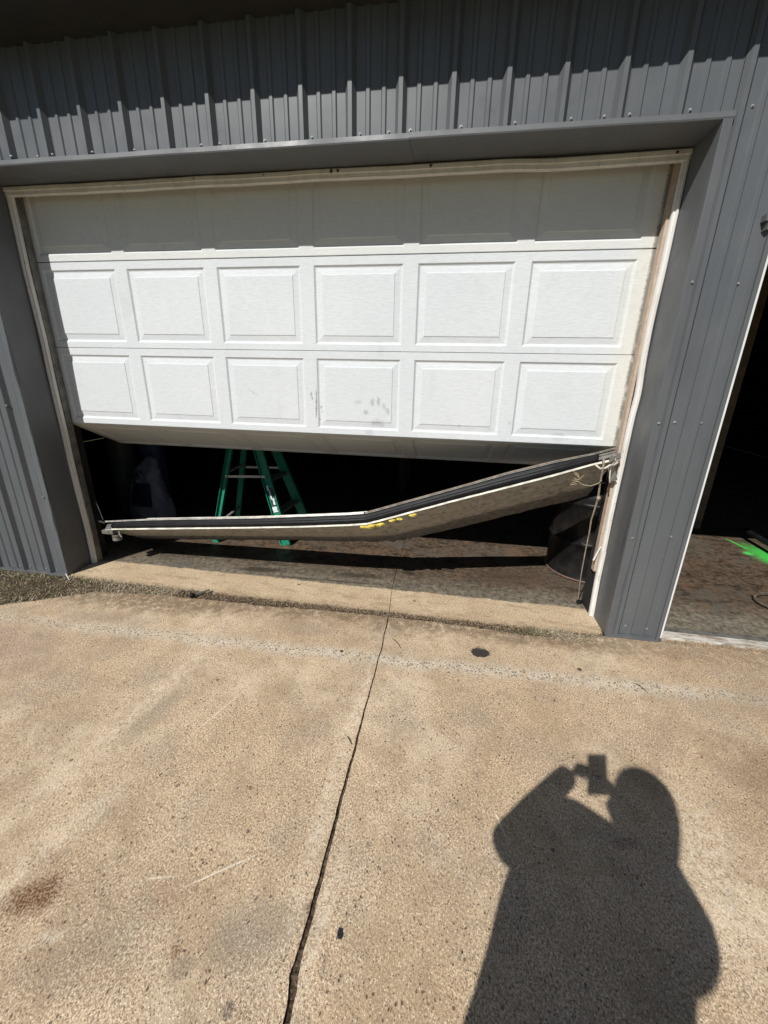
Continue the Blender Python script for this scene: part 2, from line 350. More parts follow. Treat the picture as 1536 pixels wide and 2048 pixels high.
MSTUD = simple('old_lumber', (.12, .085, .055), .85, .3, 10)
MBLACK = simple('black_rubber', (.011, .011, .012), .5, .35, 14, .2)
MGREY = simple('greasy_aluminium', (.20, .19, .17), .5, .35, 16, .5, .4)
MALU = simple('aluminium_edge', (.52, .49, .44), .4, .3, 22, .5, .4)
MGREEN = simple('green_fibreglass', (.010, .20, .115), .5, .2, 25, .4)
MSTEEL = simple('ladder_aluminium', (.5, .48, .45), .4, .2, 25, .5, .6)
MBARREL = None
def barrel_mat():
    g = G('black_barrel_paint', .33, .16)
    c = g.mix(g.mr(g.noise(9, 5, .7), .4, .7), (.007, .007, .007), (.018, .015, .013))
    c = g.mix(g.mr(g.noise(45, 5, .8), .66, .73, 0, .8), c, (.22, .20, .18))
    return g.out(c, g.mr(g.noise(12, 4), .3, .7, .28, .5), g.bump(g.noise(5, 3), .3, .004))
MBARREL = barrel_mat()
def face_mat():
    """primed inside face of the torn bottom section, u along, v from the seal edge"""
    g = G('primed_section_back', .7, .3)
    uv = g.xyz(g.tc.outputs['UV']); V = uv[1]
    v2 = g.scale(g.tc.outputs['UV'], 4, 40, 1)
    st = g.noise(1.0, 5, .7, v2)
    c = g.mix(g.mr(st, .35, .7), (.42, .405, .365), (.29, .28, .25))
    c = g.mix(g.mr(g.noise(24, 6, .78), .46, .66, 0, .75), c, (.11, .09, .065))
    c = g.mix(g.mr(g.noise(90, 4, .8), .62, .70, 0, .7), c, (.06, .05, .04))
    low = g.mr(g.math('ADD', V, g.math('MULTIPLY', g.noise(14, 5, .7), .16)), .70, .80)
    c = g.mix(low, c, g.mix(g.mr(g.noise(30, 5, .75), .35, .7), (.16, .155, .15), (.07, .065, .06)))
    return g.out(c, None, g.bump(g.noise(16, 5), .4, .006))
MFACE = face_mat()
def grass_mat(name, a, b):
    g = G(name, .8, .2)
    oi = g.n('ShaderNodeNewGeometry')
    c = g.mix(oi.outputs['Random Per Island'], a, b)
    return g.out(c)
MGR = grass_mat('grass_blades', (.05, .062, .022), (.27, .235, .13))
MSTRAW = grass_mat('dry_straw', (.20, .155, .095), (.62, .53, .38))
MLEAF = grass_mat('leaf_bits', (.09, .055, .03), (.36, .28, .19))

# ---------------------------------------------------------------- ground
def groundsheet():
    vs = [(-250, -250, -.06), (250, -250, -.06), (250, 250, -.06), (-250, 250, -.06)]
    g = G('field_grass', .95, .1)
    c = g.mix(g.mr(g.noise(.6, 6, .7), .35, .7), (.045, .065, .02), (.10, .095, .045))
    g.out(c, None, g.bump(g.noise(30, 5), .8, .05))
    return obj('ground', mk(vs, [(0,1,2,3)]), g.m, kind='structure')
groundsheet()
JX = [(-7, 2.07), (-1.9, 2.052), (-1.76, 2.038), (-1.72, 2.030), (-1.5, 2.031), (-.93, 2.027), (-.36, 2.026), (-.03, 2.013), (.3, 1.985), (.5, 1.979), (1.2, 1.973), (12, 1.97)]
def lerp(tab, t):
    for (a, x), (b, y) in zip(tab, tab[1:]):
        if t <= b: return x + (y-x) * max(0, (t-a)/(b-a))
    return tab[-1][1]
def jx(y, side):
    gap = .0030 + .0058 * max(0, min(1, (-y-.7)/1.1)) if y < -.05 else .0018
    if y < -1.70 and y > -1.76: gap += .003
    return lerp(JX, y) + .004*nz(y*9, 3) + side * (gap + (.0022 * nz(y*38, side*5)+ .0016 * nz(y*110, side*9)) * (1 if y < -.05 else .4))
EDGE = [(-1.1, -.60), (-.45, -.44), (-.226, -.31), (0, -.175), (.2, -.145), (.47, -.125), (.8, -.115), (1.2, -.115), (1.6, -.088), (2.28, -.080), (2.7, -.098), (2.84, -.112), (3.13, -.09), (3.28, -.04), (3.33, -.028), (3.62, -.026), (3.66, .006), (9, .006)]
def edge(x): return lerp(EDGE, x) + .012 * nz(x*9, 3) + .008 * nz(x*26, 8) + .004*nz(x*70, 2)
def apron(x): return -.022 + .008 * nz(x*7, 30) + .006 * nz(x*30, 14) if x < 3.3 else -.002
def seq(a, b, n): return [a + (b-a)*i/n for i in range(n+1)]
def slab(name, X, side, lo, hi, V, mat=MC, z0=-.08):
    """sheet of quads between two outlines; the columns next to the joint follow its wavering line"""
    X = sorted(X); m = len(V); top = []
    for xi in X:
        w_ = max(0, 1 - abs(xi-2.02)/.45)
        for v in V:
            y = lo(xi) + (hi(xi)-lo(xi))*v
            x = xi + w_*(jx(y, side)-2.02) if w_ > 0 else xi
            top.append((x, y, 0))
    nx = len(X); fs = [(i*m+j, (i+1)*m+j, (i+1)*m+j+1, i*m+j+1) for i in range(nx-1) for j in range(m-1)]
    rim = [i*m for i in range(nx)] + [(nx-1)*m+j for j in range(1, m)] + [i*m+m-1 for i in range(nx-2, -1, -1)] + [j for j in range(m-2, 0, -1)]
    b0 = len(top); vs = top + [(top[i][0], top[i][1], z0) for i in rim]; n = len(rim)
    fs += [(rim[i], b0+i, b0+(i+1) % n, rim[(i+1) % n]) for i in range(n)]
    return obj(name, mk(vs, fs), mat, kind='structure')
VD = [0, .1, .2] + [.3 + .7*i/170 for i in range(171)]
cut = lambda a, b, n: seq(a, b, n)
slab('driveway', cut(-1.1, 1.57, 150) + cut(1.58, 2.02, 26), -1, lambda x: -3.2, edge, VD)  # outer limits, out of view, drawn in to curb light bounced off concrete
slab('driveway', cut(2.02, 2.47, 26) + cut(2.48, 4.8, 140) + [5.4], 1, lambda x: -3.2, edge, VD)
VF = [i*.14/90 for i in range(91)] + [.2, 1]
flo = lambda x: apron(x) if -.40 <= x <= 3.30 else (.05 if x < 0 else (.03 if x < 3.64 else .034))
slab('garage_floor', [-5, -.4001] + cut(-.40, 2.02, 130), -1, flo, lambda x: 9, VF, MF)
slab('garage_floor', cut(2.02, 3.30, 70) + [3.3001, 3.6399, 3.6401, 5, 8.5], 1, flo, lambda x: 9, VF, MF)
# dirt filling the joints and the strip along the building
def dirt():
    vs, fs = [], []
    xs = seq(-1.8, 4.8, 330); m = 14
    for i, x in enumerate(xs):
        y0, y1 = edge(x) - .03, (.02 if x < -.38 else apron(x) + .02)
        for j in range(m+1):
            y = y0 + (y1-y0)*j/m
            z = -.012 + .010*nz(x*14, y*20) + .006*nz(x*45, y*50)
            if x < .5: z += .018 * (1 - max(0, x+.4)/.9 if x > -.4 else 1)* math.sin(math.pi*j/m)
            if x > 3.2: z -= .004
            vs.append((x, y, z))
    for i in range(len(xs)-1):
        for j in range(m):
            a = i*(m+1)+j; fs.append((a, a+m+1, a+m+2, a+1))
    o = obj('dirt_strip', mk(vs, fs), MDIRT, smooth=True, kind='structure')
    bm = bmesh.new(); bm.free(); V, F_ = [], []
    for i, y in enumerate(seq(-3.2, 4, 900)):
        for k in range(3): V.append((lerp(JX, y) - .03 + .03*k, y, -.008 + .006*nz(y*60, k*3) + .003*nz(y*170, k)))
        if i: b = i*3; F_ += [(b-3, b-2, b+1, b), (b-2, b-1, b+2, b+1)]
    obj('joint_dirt', mk(V, F_), MDIRT, kind='structure')
dirt()
def blades(name, n, gen, mat, label):
    vs, fs = [], []
    for _ in range(n):
        r = gen()
        if r is None: continue
        x, y, z, h, wd, lean = r
        a = random.uniform(0, 2*math.pi); dx, dy = math.cos(a), math.sin(a)
        px, py = -dy*wd, dx*wd
        b = len(vs); hz = h*math.cos(lean); hl = h*math.sin(lean)
        vs += [(x-px, y-py, z), (x+px, y+py, z), (x+px*.8+dx*hl*.4, y+py*.8+dy*hl*.4, z+hz*.6), (x-px*.8+dx*hl*.4, y-py*.8+dy*hl*.4, z+hz*.6), (x+dx*hl, y+dy*hl, z+hz*.85)]
        fs += [(b, b+1, b+2, b+3), (b+3, b+2, b+4)]
    return obj(name, mk(vs, fs), mat, kind='stuff', label=label, cat='grass' if 'grass' in name or 'straw' in name else 'leaf litter')
def g_left():
    x = random.uniform(-1.6, .35)
    y0, y1 = edge(x), (-.01 if x < -.35 else apron(x))
    d = 1 if x < -.3 else max(.12, .6 - 1.1*(x+.3))
    if random.random() > d * (.35 + .9*max(0, .5+nz(x*7, 2)*1.2)): return None
    y = y0 + (y1-y0)*random.random()**1.0
    return x, y, -.008, random.uniform(.015, .055), random.uniform(.0014, .0032), random.uniform(.4, 1.35)
blades('grass_tufts', 6000, g_left, MGR, 'short green and olive grass growing at the foot of the wall left of the door')
def s_left():
    x = random.uniform(-1.6, .55); y = random.uniform(edge(x)-.01, -.01 if x < -.35 else apron(x)+.004)
    return x, y, -.004, random.uniform(.012, .05), random.uniform(.001, .002), random.uniform(1.0, 1.5)
blades('straw_litter', 4200, s_left, MSTRAW, 'dry straw and clippings lying among the grass left of the door')
def litter():
    vs, fs = [], []
    def chip(x, y, z, s):
        a = random.uniform(0, 6.28); t = random.uniform(-.7, .7); u = random.uniform(-.7, .7)
        A = Vector((math.cos(a), math.sin(a), t))*s; B = Vector((-math.sin(a), math.cos(a), u))*s*random.uniform(.3, .7)
        c = Vector((x, y, z)); b = len(vs)
        vs.extend([c-A, c-B, c+A, c+B]); fs.append((b, b+1, b+2, b+3))
    for _ in range(15000):
        x = random.uniform(-.5, 3.3)
        y = random.gauss((edge(x)+apron(x))/2, (apron(x)-edge(x))*.30)
        if y < edge(x)-.012 or y > apron(x)+.008: continue
        chip(x, y, -.004 + random.random()*.008, random.uniform(.002, .0055))
    for _ in range(500):
        chip(random.uniform(3.3, 4.3), random.gauss(-.012 if random.random() < .5 else -.02, .012), .003, random.uniform(.002, .005))
    for _ in range(420):
        x = random.uniform(-.3, 4); y = edge(x) - abs(random.gauss(0, .10))
        chip(x, y, .002, random.uniform(.0015, .004))
    for _ in range(160):
        chip(random.uniform(0, 4), random.uniform(-1.8, -.2), .002, random.uniform(.002, .0045))
    for _ in range(150):
        x = random.uniform(0, 3.2); chip(x, random.uniform(0, .9), .002, random.uniform(.0015, .004))
    obj('leaf_litter', mk(vs, fs), MLEAF, kind='stuff', label='crumbled brown leaves and grit caught in the strip before the threshold', cat='leaf litter')
litter()
def g_right():
    x = random.gauss(2.98, .05); y = random.gauss(-.075, .018)
    return x, y, -.006, random.uniform(.012, .038), random.uniform(.001, .002), random.uniform(.3, 1.3)
blades('green_weed_tuft', 520, lambda: (lambda r: (r[0]-.06, *r[1:]))(g_right()), MGR, 'small green weed tuft in the crack left of the grey pillar')
def s_right():
    x = random.gauss(3.06, .085); y = random.gauss(-.075, .022)
    return x, y, .0, random.uniform(.02, .06), random.uniform(.0008, .0018), random.uniform(1.1, 1.55)
blades('dry_straw_tuft', 620, s_right, MSTRAW, 'matted dry straw in the crack just left of the grey pillar')
def twig(name, pts, r, label):
    obj(name, tubem(pts, r, 6), MSTUD, label=label, cat='twig')
twig('twig', [(2.075,-.30,.004),(2.10,-.33,.008),(2.115,-.345,.005),(2.13,-.375,.004)], [.002,.0025,.002,.001], 'small brown twig on the concrete just right of the joint')
twig('twig', [(3.33,-.43,.004),(3.35,-.455,.006),(3.365,-.485,.003)], [.0025,.002,.001], 'thin dark twig lying on the pale aggregate band at the right')
twig('twig', [(1.985,-1.0,.004),(2.0,-1.02,.007),(2.012,-1.035,.004)], [.002,.002,.001], 'rust brown twig beside the joint in the middle of the driveway')

# ---------------------------------------------------------------- the steel building
XL, XR, ZH, ZT = -.375, 3.310, 2.447, 2.927
bld = empty('metal_building', (1.5, 0, 0), 'dark grey ribbed steel building with a wide garage opening and a side doorway', 'building')
Q, X0R = .2286, .1717
def yprof(x):
    """outward relief of the ribbed sheet"""
    t = ((x - X0R) / Q) % 1.0 * Q
    t = min(t, Q - t) if False else t
    def trap(d, hw, tw, h):
        d = abs(d)
        return h if d < tw else (h*(hw-d)/(hw-tw) if d < hw else 0)
    v = max(trap(t, .026, .009, .025), trap(Q-t, .026, .009, .025))
    for c in (Q/3+.002, 2*Q/3-.002): v = max(v, trap(t-c, .012, .007, .0062))
    return v
def sheet_xs(a, b):
    ks = []
    k0 = math.floor((a-X0R)/Q)-1
    for k in range(k0, k0 + int((b-a)/Q)+4):
        c = X0R + k*Q
        ks += [c-.026, c-.009, c+.009, c+.026]
        for m in (Q/3+.002, 2*Q/3-.002): ks += [c+m-.013, c+m-.007, c+m+.007, c+m+.013]
    return [a] + sorted(x for x in ks if a+1e-4 < x < b-1e-4) + [b]
def siding(a, b, z0, z1, edgefn=None, nzr=2):
    xs = sheet_xs(a, b); vs, fs = [], []
    zs = seq(z0, z1, nzr)
    for z in zs:
        for x in xs:
            xx = x
            if edgefn and abs(x-b) < 1e-6: xx = x + edgefn(z)
            oil = .0012*nz(x*2.1, z*1.7) + .0006*nz(x*5, z*4)
            vs.append((xx, -yprof(x) + oil, z))
    n = len(xs)
    for j in range(len(zs)-1):
        for i in range(n-1):
            a_ = j*n+i; fs.append((a_, a_+1, a_+1+n, a_+n))
    me = mk(vs, fs)
    o = obj('siding_panel', me, MWALL, bld)
    return o
lapx = [X0R + Q*k + .030 for k in range(-20, 30, 4)]
def laps(a, b):
    c = [a] + [x for x in lapx if a+.05 < x < b-.05] + [b]
    return list(zip(c, c[1:]))
def ledge(z): return .010*nz(z*3.1, 4) + .008*nz(z*9, 7) * (1 if z < 1.3 else .3) + (.012*math.exp(-((z-.62)/.05)**2))
for a, b in laps(XL+.0, XR+.04): siding(a, b-.0006, ZH+.018, ZT, nzr=6)
for a, b in laps(-5, XL-.0006): siding(a, b-.0006, .012, ZT if b < XL-.01 else ZT, None, 40)
siding(XR+.0406, 3.596, .012, ZT, nzr=16)
for a, b in laps(3.5966, 8.5): siding(a, b-.0006, 2.115, ZT, nzr=4)
# header trim: face, lip and soffit return
def dent(x): return .0025*nz(x*3, 1)
bm = bmesh.new()
def header(x0, x1, z, depth, seamed):
    bm = bmesh.new(); xs = seq(x0, x1, 40); rows = []
    for x in xs:
        dz = dent(x)
        rows.append([bm.verts.new(p) for p in ((x, -.004, z+.028+dz), (x, -.030, z+.024+dz), (x, -.033, z+.004+dz), (x, -.031, z-.002+dz), (x, 0.0, z+dz*.5), (x, depth*.5, z+.001+.002*nz(x*2, 9)), (x, depth, z))])
    for i in range(len(xs)-1):
        for j in range(6): bm.faces.new((rows[i][j], rows[i+1][j], rows[i+1][j+1], rows[i][j+1]))
    bmesh.ops.recalc_face_normals(bm, faces=bm.faces)
    for f in bm.faces: f.smooth = False
    return bm
obj('header_trim', header(XL-.06, 2.045, ZH, .215, 1), MTRIM, bld)
obj('header_trim', header(2.0456, XR+.040, ZH+.002, .215, 1), MTRIM, bld)
# jamb returns, gridded so that dents read
def jamb(x, s, dents, y1=.215):
    vs, fs = [], []; zs = seq(0.004, ZH, 90); yy = seq(0, y1, 12)
    for z in zs:
        for j, y in enumerate(yy):
            d = 0
            for (cy, cz, ry, rz, am) in dents: d += am*math.exp(-((y-cy)/ry)**2-((z-cz)/rz)**2)
            d += .0015*nz(z*2.2, y*6)
            vs.append((x + s*d, y, z))
    n = len(yy)
    for i in range(len(zs)-1):
        for j in range(n-1):
            a = i*n+j; fs.append((a, a+1, a+n+1, a+n))
    return mk(vs, fs)
obj('jamb_trim', jamb(XR, 1, [(.13, .95, .08, .30, .010), (.08, .60, .06, .25, -.006), (.16, 1.36, .06, .10, .014), (.10, .25, .08, .15, .006), (.05, 1.0, .04, .12, -.004)]), MTRIM, bld, smooth=True)
obj('jamb_trim', jamb(XL, -1, [(.10, 1.5, .08, .40, .006), (.12, .5, .07, .20, -.005)]), MTRIM, bld, smooth=True)
# corner angles on the wall face
def corner(x, s, wd, z0, z1, wav):
    bm = bmesh.new(); zs = seq(z0, z1, 90); rows = []
    for z in zs:
        e = wav(z)
        rows.append([bm.verts.new(p) for p in ((x, .0, z), (x + s*.001, -.031, z), (x + s*.004, -.034, z), (x + s*(wd + e), -.032 - abs(e)*.3, z), (x + s*(wd + e + .001), -.004, z))])
    for i in range(len(zs)-1):
        for j in range(4): bm.faces.new((rows[i][j], rows[i][j+1], rows[i+1][j+1], rows[i+1][j]))
    bmesh.ops.recalc_face_normals(bm, faces=bm.faces)
    return bm
obj('corner_trim', corner(XR, 1, .036, .006, ZH+.0, lambda z: .0025*nz(z*5, 3) + .007*math.exp(-((z-.55)/.14)**2)), MTRIM, bld, smooth=False)
def lc():
    bm = bmesh.new(); zs = seq(.006, ZH, 120); rows = []
    for z in zs:
        e = ledge(z)
        rows.append([bm.verts.new(p) for p in ((XL, .0, z), (XL+e*.6-.001, -.008, z), (XL - .004 + e, -.012-abs(e)*.5, z), (XL-.05+.3*e, -.008, z), (XL-.052, -.001, z))])
    for i in range(len(zs)-1):
        for j in range(4): bm.faces.new((rows[i][j], rows[i][j+1], rows[i+1][j+1], rows[i+1][j]))
    bmesh.ops.recalc_face_normals(bm, faces=bm.faces)
    return bm
obj('corner_trim', lc(), MWALL, bld)
# base trims
obj('base_trim', boxm(XR+.002, 3.60, -.036, -.001, .0, .012, bev=.002), MTRIM, bld)
obj('base_trim', boxm(-5, XL-.001, -.034, -.001, .0, .012, bev=.002), MTRIM, bld)
# doorway trims
obj('doorway_trim', boxm(3.588, 3.607, -.030, .012, .0, 2.09), MTRIM, bld)
obj('doorway_header_trim', boxm(3.560, 8.5, -.034, .10, 2.0925, 2.118), MTRIM, bld)
obj('doorway_header_trim', boxm(3.572, 3.5875, -.036, -.001, 2.06, 2.0920), MTRIM, bld)
obj('doorway_jamb', boxm(3.6075, 3.636, .004, .105, .004, 2.045, bev=.002), simple('white_jamb_paint', (.72, .73, .72), .5, .06, 12), bld)
# stop mouldings round the garage opening
def stop(pts_in, wd, y, th, axis, wav, z0=0, z1=1, s=1, lo=.006):
    bm = bmesh.new(); rows = []
    for t in seq(z0, z1, 110):
        e, ey = wav(t)
        a0 = pts_in + s*e
        prof = [(0, 0), (0, -th), (.004, -th-.003), (wd*.45, -th-.004), (wd*.5, -th+.003), (wd*.9, -th+.002), (wd, -th*.6), (wd, 0)]
        row = []
        for p, q in prof:
            if axis == 'z': row.append(bm.verts.new((a0 - s*p, y + q + ey, t)))
            else: row.append(bm.verts.new((t, y + q + ey, a0 - p)))
        rows.append(row)
    for i in range(len(rows)-1):
        for j in range(len(rows[0])): 
            k = (j+1) % len(rows[0]); bm.faces.new((rows[i][j], rows[i][k], rows[i+1][k], rows[i+1][j]))
    bm.faces.new(rows[0]); bm.faces.new(rows[-1][::-1])
    bmesh.ops.recalc_face_normals(bm, faces=bm.faces)
    return bm
def wavR(z): return (-.001 + .0035*nz(z*2.0, 1) + .006*math.exp(-((z-1.38)/.09)**2) - .004*math.exp(-((z-1.7)/.2)**2), .006*nz(z*2.5, 5) - .035*max(0, 1-z/.25)*.6)
def wavL(z): return (.004*nz(z*2.2, 8) - .006*math.exp(-((z-.3)/.2)**2), .006*nz(z*2, 3))
def wavT(x): return (.006*nz(x*1.6, 6) + .003*nz(x*5, 2) - .001, .004*nz(x*2, 4))
obj('stop_moulding', stop(XR-.001, .026, .215, .022, 'z', wavR, .45, ZH-.003, 1), MV, bld)
obj('stop_moulding', stop(XR-.001, .027, .212, .024, 'z', wavR, .004, .448, 1), MV, bld)
obj('stop_moulding', stop(XL+.001, .034, .215, .022, 'z', wavL, .004, ZH-.003, -1), MV, bld)
obj('stop_moulding', stop(ZH-.004, .046, .212, .022, 'x', wavT, XL+.001, XR-.001, 1), MV, bld)
# wooden jamb boards behind the stops; shade put into the darker ones' colour
obj('jamb_board', boxm(3.2685, 3.2835, .218, .262, .30, 2.44), MTAN, bld, label='pinkish tan board at the right side of the opening')
obj('jamb_board', boxm(-.342, -.334, .218, .262, .004, 2.44), MGREY, bld)
obj('header_board', boxm(XL, XR, .217, .262, 2.44, 2.60), MTAN, bld)
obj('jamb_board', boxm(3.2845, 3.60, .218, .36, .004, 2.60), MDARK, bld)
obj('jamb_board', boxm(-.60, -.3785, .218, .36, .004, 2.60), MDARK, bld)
# splinter of moulding
bm = bmesh.new(); beam(bm, (3.276, .205, .475), (3.247, .195, .385), (.004, 0, 0), (0, .003, 0)); bmesh.ops.recalc_face_normals(bm, faces=bm.faces)
obj('splinter', bm, MV, bld)
# nail heads in the header stop
for x, r in ((1.62, .010), (1.655, .008), (2.13, .009), (.85, .005), (3.245, .008), (1.25, .004)):
    bm = bmesh.new(); bmesh.ops.create_icosphere(bm, subdivisions=1, radius=r, matrix=Matrix.Translation((x, .187, ZH-.016)))
    obj('mud_dauber_lump' if r > .006 else 'nail_head', bm, simple('dried_mud', (.10, .07, .05), .95) if x == 1.62 else bpy.data.materials['dried_mud'], bld)
# soffit, fascia and roof
bm = bmesh.new()
vs = [(-6, -.27, 2.952), (9, -.27, 2.952), (9, .0, 2.9275), (-6, .0, 2.9275)]
f = bm.faces.new([bm.verts.new(v) for v in vs]); bmesh.ops.solidify(bm, geom=[f], thickness=.012)
obj('soffit', bm, MSOFF, bld)
obj('fascia', boxm(-6, 9, -.290, -.2705, 2.953, 3.12, bev=.003), MTRIM, bld)
bm = bmesh.new()
vs = [(-6, -.31, 3.125), (9, -.31, 3.125), (9, 9.6, 3.9), (-6, 9.6, 3.9)]
f = bm.faces.new([bm.verts.new(v) for v in vs]); bmesh.ops.solidify(bm, geom=[f], thickness=-.03)
obj('roof', bm, MWALL, bld)
# closed walls and dark inside lining
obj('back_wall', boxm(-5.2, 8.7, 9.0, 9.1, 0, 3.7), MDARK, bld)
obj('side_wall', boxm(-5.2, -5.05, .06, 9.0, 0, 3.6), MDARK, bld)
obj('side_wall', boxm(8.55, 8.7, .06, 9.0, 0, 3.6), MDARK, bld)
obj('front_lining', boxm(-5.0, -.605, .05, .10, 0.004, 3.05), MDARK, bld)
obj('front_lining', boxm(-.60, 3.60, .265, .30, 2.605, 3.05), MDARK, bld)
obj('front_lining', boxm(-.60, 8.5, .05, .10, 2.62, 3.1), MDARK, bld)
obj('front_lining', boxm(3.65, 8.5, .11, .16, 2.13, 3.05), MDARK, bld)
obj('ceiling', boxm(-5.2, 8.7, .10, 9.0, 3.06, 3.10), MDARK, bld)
# screws
bm = bmesh.new()
lathe(bm, [(.0070, 0), (.0070, .0015), (.0040, .0018), (.0040, .0058), (.002, .0066)], 0, 0, 8)
scm = bpy.data.meshes.new('screw'); bmesh.ops.rotate(bm, verts=bm.verts, cent=(0,0,0), matrix=Matrix.Rotation(math.pi/2, 3, 'X')); bm.to_mesh(scm); bm.free(); scm.materials.append(MSCREW)
SCR = [(3.334,1.866),(3.537,1.864),(3.332,1.248),(3.419,1.252),(3.538,1.254),(3.334,.635),(3.54,.647),(3.423,.068),(3.541,.063),(3.418,2.495),(-.046,2.487),(.099,2.486),(.191,2.488),(.422,2.488),(.656,2.488),(1.02,2.49),(1.118,2.49),(1.35,2.49),(1.584,2.49),(1.814,2.49),(1.947,2.49),(2.045,2.492),(2.27,2.492),(2.501,2.493),(2.731,2.494),(2.863,2.494),(2.962,2.495),(3.191,2.496),(-.501,1.209),(-.412,.599),(-.789,.03),(-.703,.03),(-.47,.032),(-.56,.032),(-.769,.592),(-.70,1.209),(-.55,1.83),(3.65,2.495),(3.88,2.495)]
for x, z in SCR:
    o = bpy.data.objects.new('screw', scm); COL.objects.link(o); o.parent = bld
    y = -yprof(x) - .0005
    if abs(x-3.334) < .01: y = -.0345
    if x in (-.412,): y = -.014
    o.location = (x, y, z); o.rotation_euler = (random.uniform(-.15, .15), 0, random.uniform(-.15, .15))
# stud seen dimly through the doorway
obj('stud', boxm(4.82, 4.90, 2.1, 2.19, .004, 3.05), MSTUD, bld)
obj('stud', boxm(5.9, 5.98, 4.1, 4.19, .004, 3.05), MSTUD, bld)
fixparent(bld)

# ---------------------------------------------------------------- doorway sill
sill = empty('door_sill', (4.2, .08, 0), 'weathered white sill board across the foot of the side doorway', 'threshold')
g = G('worn_white_paint', .7, .2); c = g.mix(g.mr(g.noise(18, 6, .75, g.scale(g.P, .5, 2, 1)), .42, .62), (.60, .57, .50), (.27, .22, .17))
obj('board', boxm(3.640, 6.4, .0075, .075, -.02, .014, bev=.003), g.out(c, None, g.bump(g.noise(30, 4), .3, .002)), sill)
for i in range(4):
    obj('sill_ridge', boxm(3.640, 6.4, .078 + i*.016, .088 + i*.016, -.01, .010 - i*.001, bev=.0015), MGREY, sill)
fixparent(sill)

# ---------------------------------------------------------------- the garage door
YD, SX0, SX1, PX0, PP, PW, PH, OFF, SH = .27, -.388, 3.272, -.315, .5985, .518, .4169, .0434, .4971
door = empty('garage_door', (1.44, YD, .0), 'white raised panel garage door with its bottom section torn loose and bent', 'garage door')
def panel_mesh():
    bm = bmesh.new()
    rings = [(0, 0), (.0025, .0015), (.009, .0072), (.014, .0086), (.046, .0040), (.0485, .0012), (.052, .0010)]
    rr = []
    for ins, dp in rings:
        rr.append([bm.verts.new(p) for p in ((ins, dp, ins), (PW-ins, dp, ins), (PW-ins, dp, PH-ins), (ins, dp, PH-ins))])
    for a, b in zip(rr, rr[1:]):
        for k in range(4): bm.faces.new((a[k], a[(k+1)%4], b[(k+1)%4], b[k]))
    bm.faces.new(rr[-1])
    me = bpy.data.meshes.new('raised_panel'); bm.to_mesh(me); bm.free(); me.materials.append(MD); return me
PM = panel_mesh()
def section_mesh():
    """frame of a section with six openings; origin at its top left front corner, z from 0 down"""
    bm = bmesh.new()
    xs = [SX0]; 
    for i in range(6): xs += [PX0 + i*PP, PX0 + i*PP + PW]
    xs.append(SX1); zs = [-SH+.0025, -OFF-PH, -OFF, -.0025]
    V = {(i, j): bm.verts.new((x, 0, z)) for i, x in enumerate(xs) for j, z in enumerate(zs)}
    for i in range(len(xs)-1):
        for j in range(3):
            if j == 1 and i % 2 == 1: continue
            bm.faces.new((V[i,j], V[i+1,j], V[i+1,j+1], V[i,j+1]))
    n = len(xs)-1
    # edges rolled back and rear skin
    for j0, dz in ((0, -1), (3, 1)):
        prev = [V[i, j0] for i in range(n+1)]
        for y, z in ((.002, .0012), (.010, .0018), (.045, .0018)):
            cur = [bm.verts.new((xs[i], y, zs[j0] + dz*z)) for i in range(n+1)]
            for i in range(n): bm.faces.new((prev[i], prev[i+1], cur[i+1], cur[i]) if j0 == 3 else (prev[i+1], prev[i], cur[i], cur[i+1]))
            prev = cur
        if j0 == 0: lo = prev
        else: hi = prev
    bm.faces.new([lo[0], lo[n], hi[n], hi[0]][::-1])
    for x, i in ((SX0, 0), (SX1, n)):
        bm.faces.new((V[i,0], V[i,3], hi[i], lo[i]) if i == 0 else (V[i,3], V[i,0], lo[i], hi[i]))
    me = bpy.data.meshes.new('door_section'); bm.to_mesh(me); bm.free(); me.materials.append(MD); return me
SM = section_mesh()
ZS = [2.0714 + SH, 2.0714, 2.0714 - SH, 2.0714 - 2*SH]
def section(z, rotx=0, y=YD, label=None):
    s = bpy.data.objects.new('door_section', SM); COL.objects.link(s); s.parent = door
    s.matrix_parent_inverse = Matrix.Translation(-Vector(door.location)); s.location = (0, y, z); s.rotation_euler = (rotx, 0, 0)
    if label: s['label'] = label
    for i in range(6):
        p = bpy.data.objects.new('raised_panel', PM); COL.objects.link(p); p.parent = s; p.location = (PX0 + i*PP, 0, -OFF-PH)
    return s
for z, dz in zip(ZS[:3], (.0025, 0, 0)): section(z + dz)
section(ZS[3] - .004, math.radians(64), YD + .006, 'section swung inwards and showing its shaded face')
door_world = Vector(door.location)
# the bottom section, lying out flat with its seal towards the yard
Fp = [(-.196,.2,.294),(.205,.18,.339),(1.018,.13,.434),(1.429,.11,.483),(1.726,.10,.522),(1.842,.097,.541),(1.93,.094,.572),(2.374,.08,.737),(2.673,.08,.840),(2.917,.08,.926),(3.103,.10,.990),(3.226,.12,1.021)]
Tp = [(-.211,.245,.348),(.182,.225,.403),(1.046,.175,.503),(1.441,.155,.555),(1.715,.145,.590),(1.831,.142,.609),(1.92,.138,.642),(2.376,.125,.812),(2.668,.125,.921),(2.903,.125,.998),(3.117,.145,1.05),(3.227,.165,1.083)]
Bp = [(-.22,.60,.06),(.30,.57,.112),(1.14,.545,.192),(1.55,.53,.222),(1.86,.52,.254),(2.05,.52,.284),(2.15,.515,.322),(2.48,.50,.440),(2.75,.47,.548),(2.996,.45,.645),(3.14,.41,.705),(3.20,.38,.745)]
def cat(P, t):
    i = min(int(t), len(P)-2); u = t-i
    return Vector(P[i]).lerp(Vector(P[i+1]), u)
NST = 130
ST = []
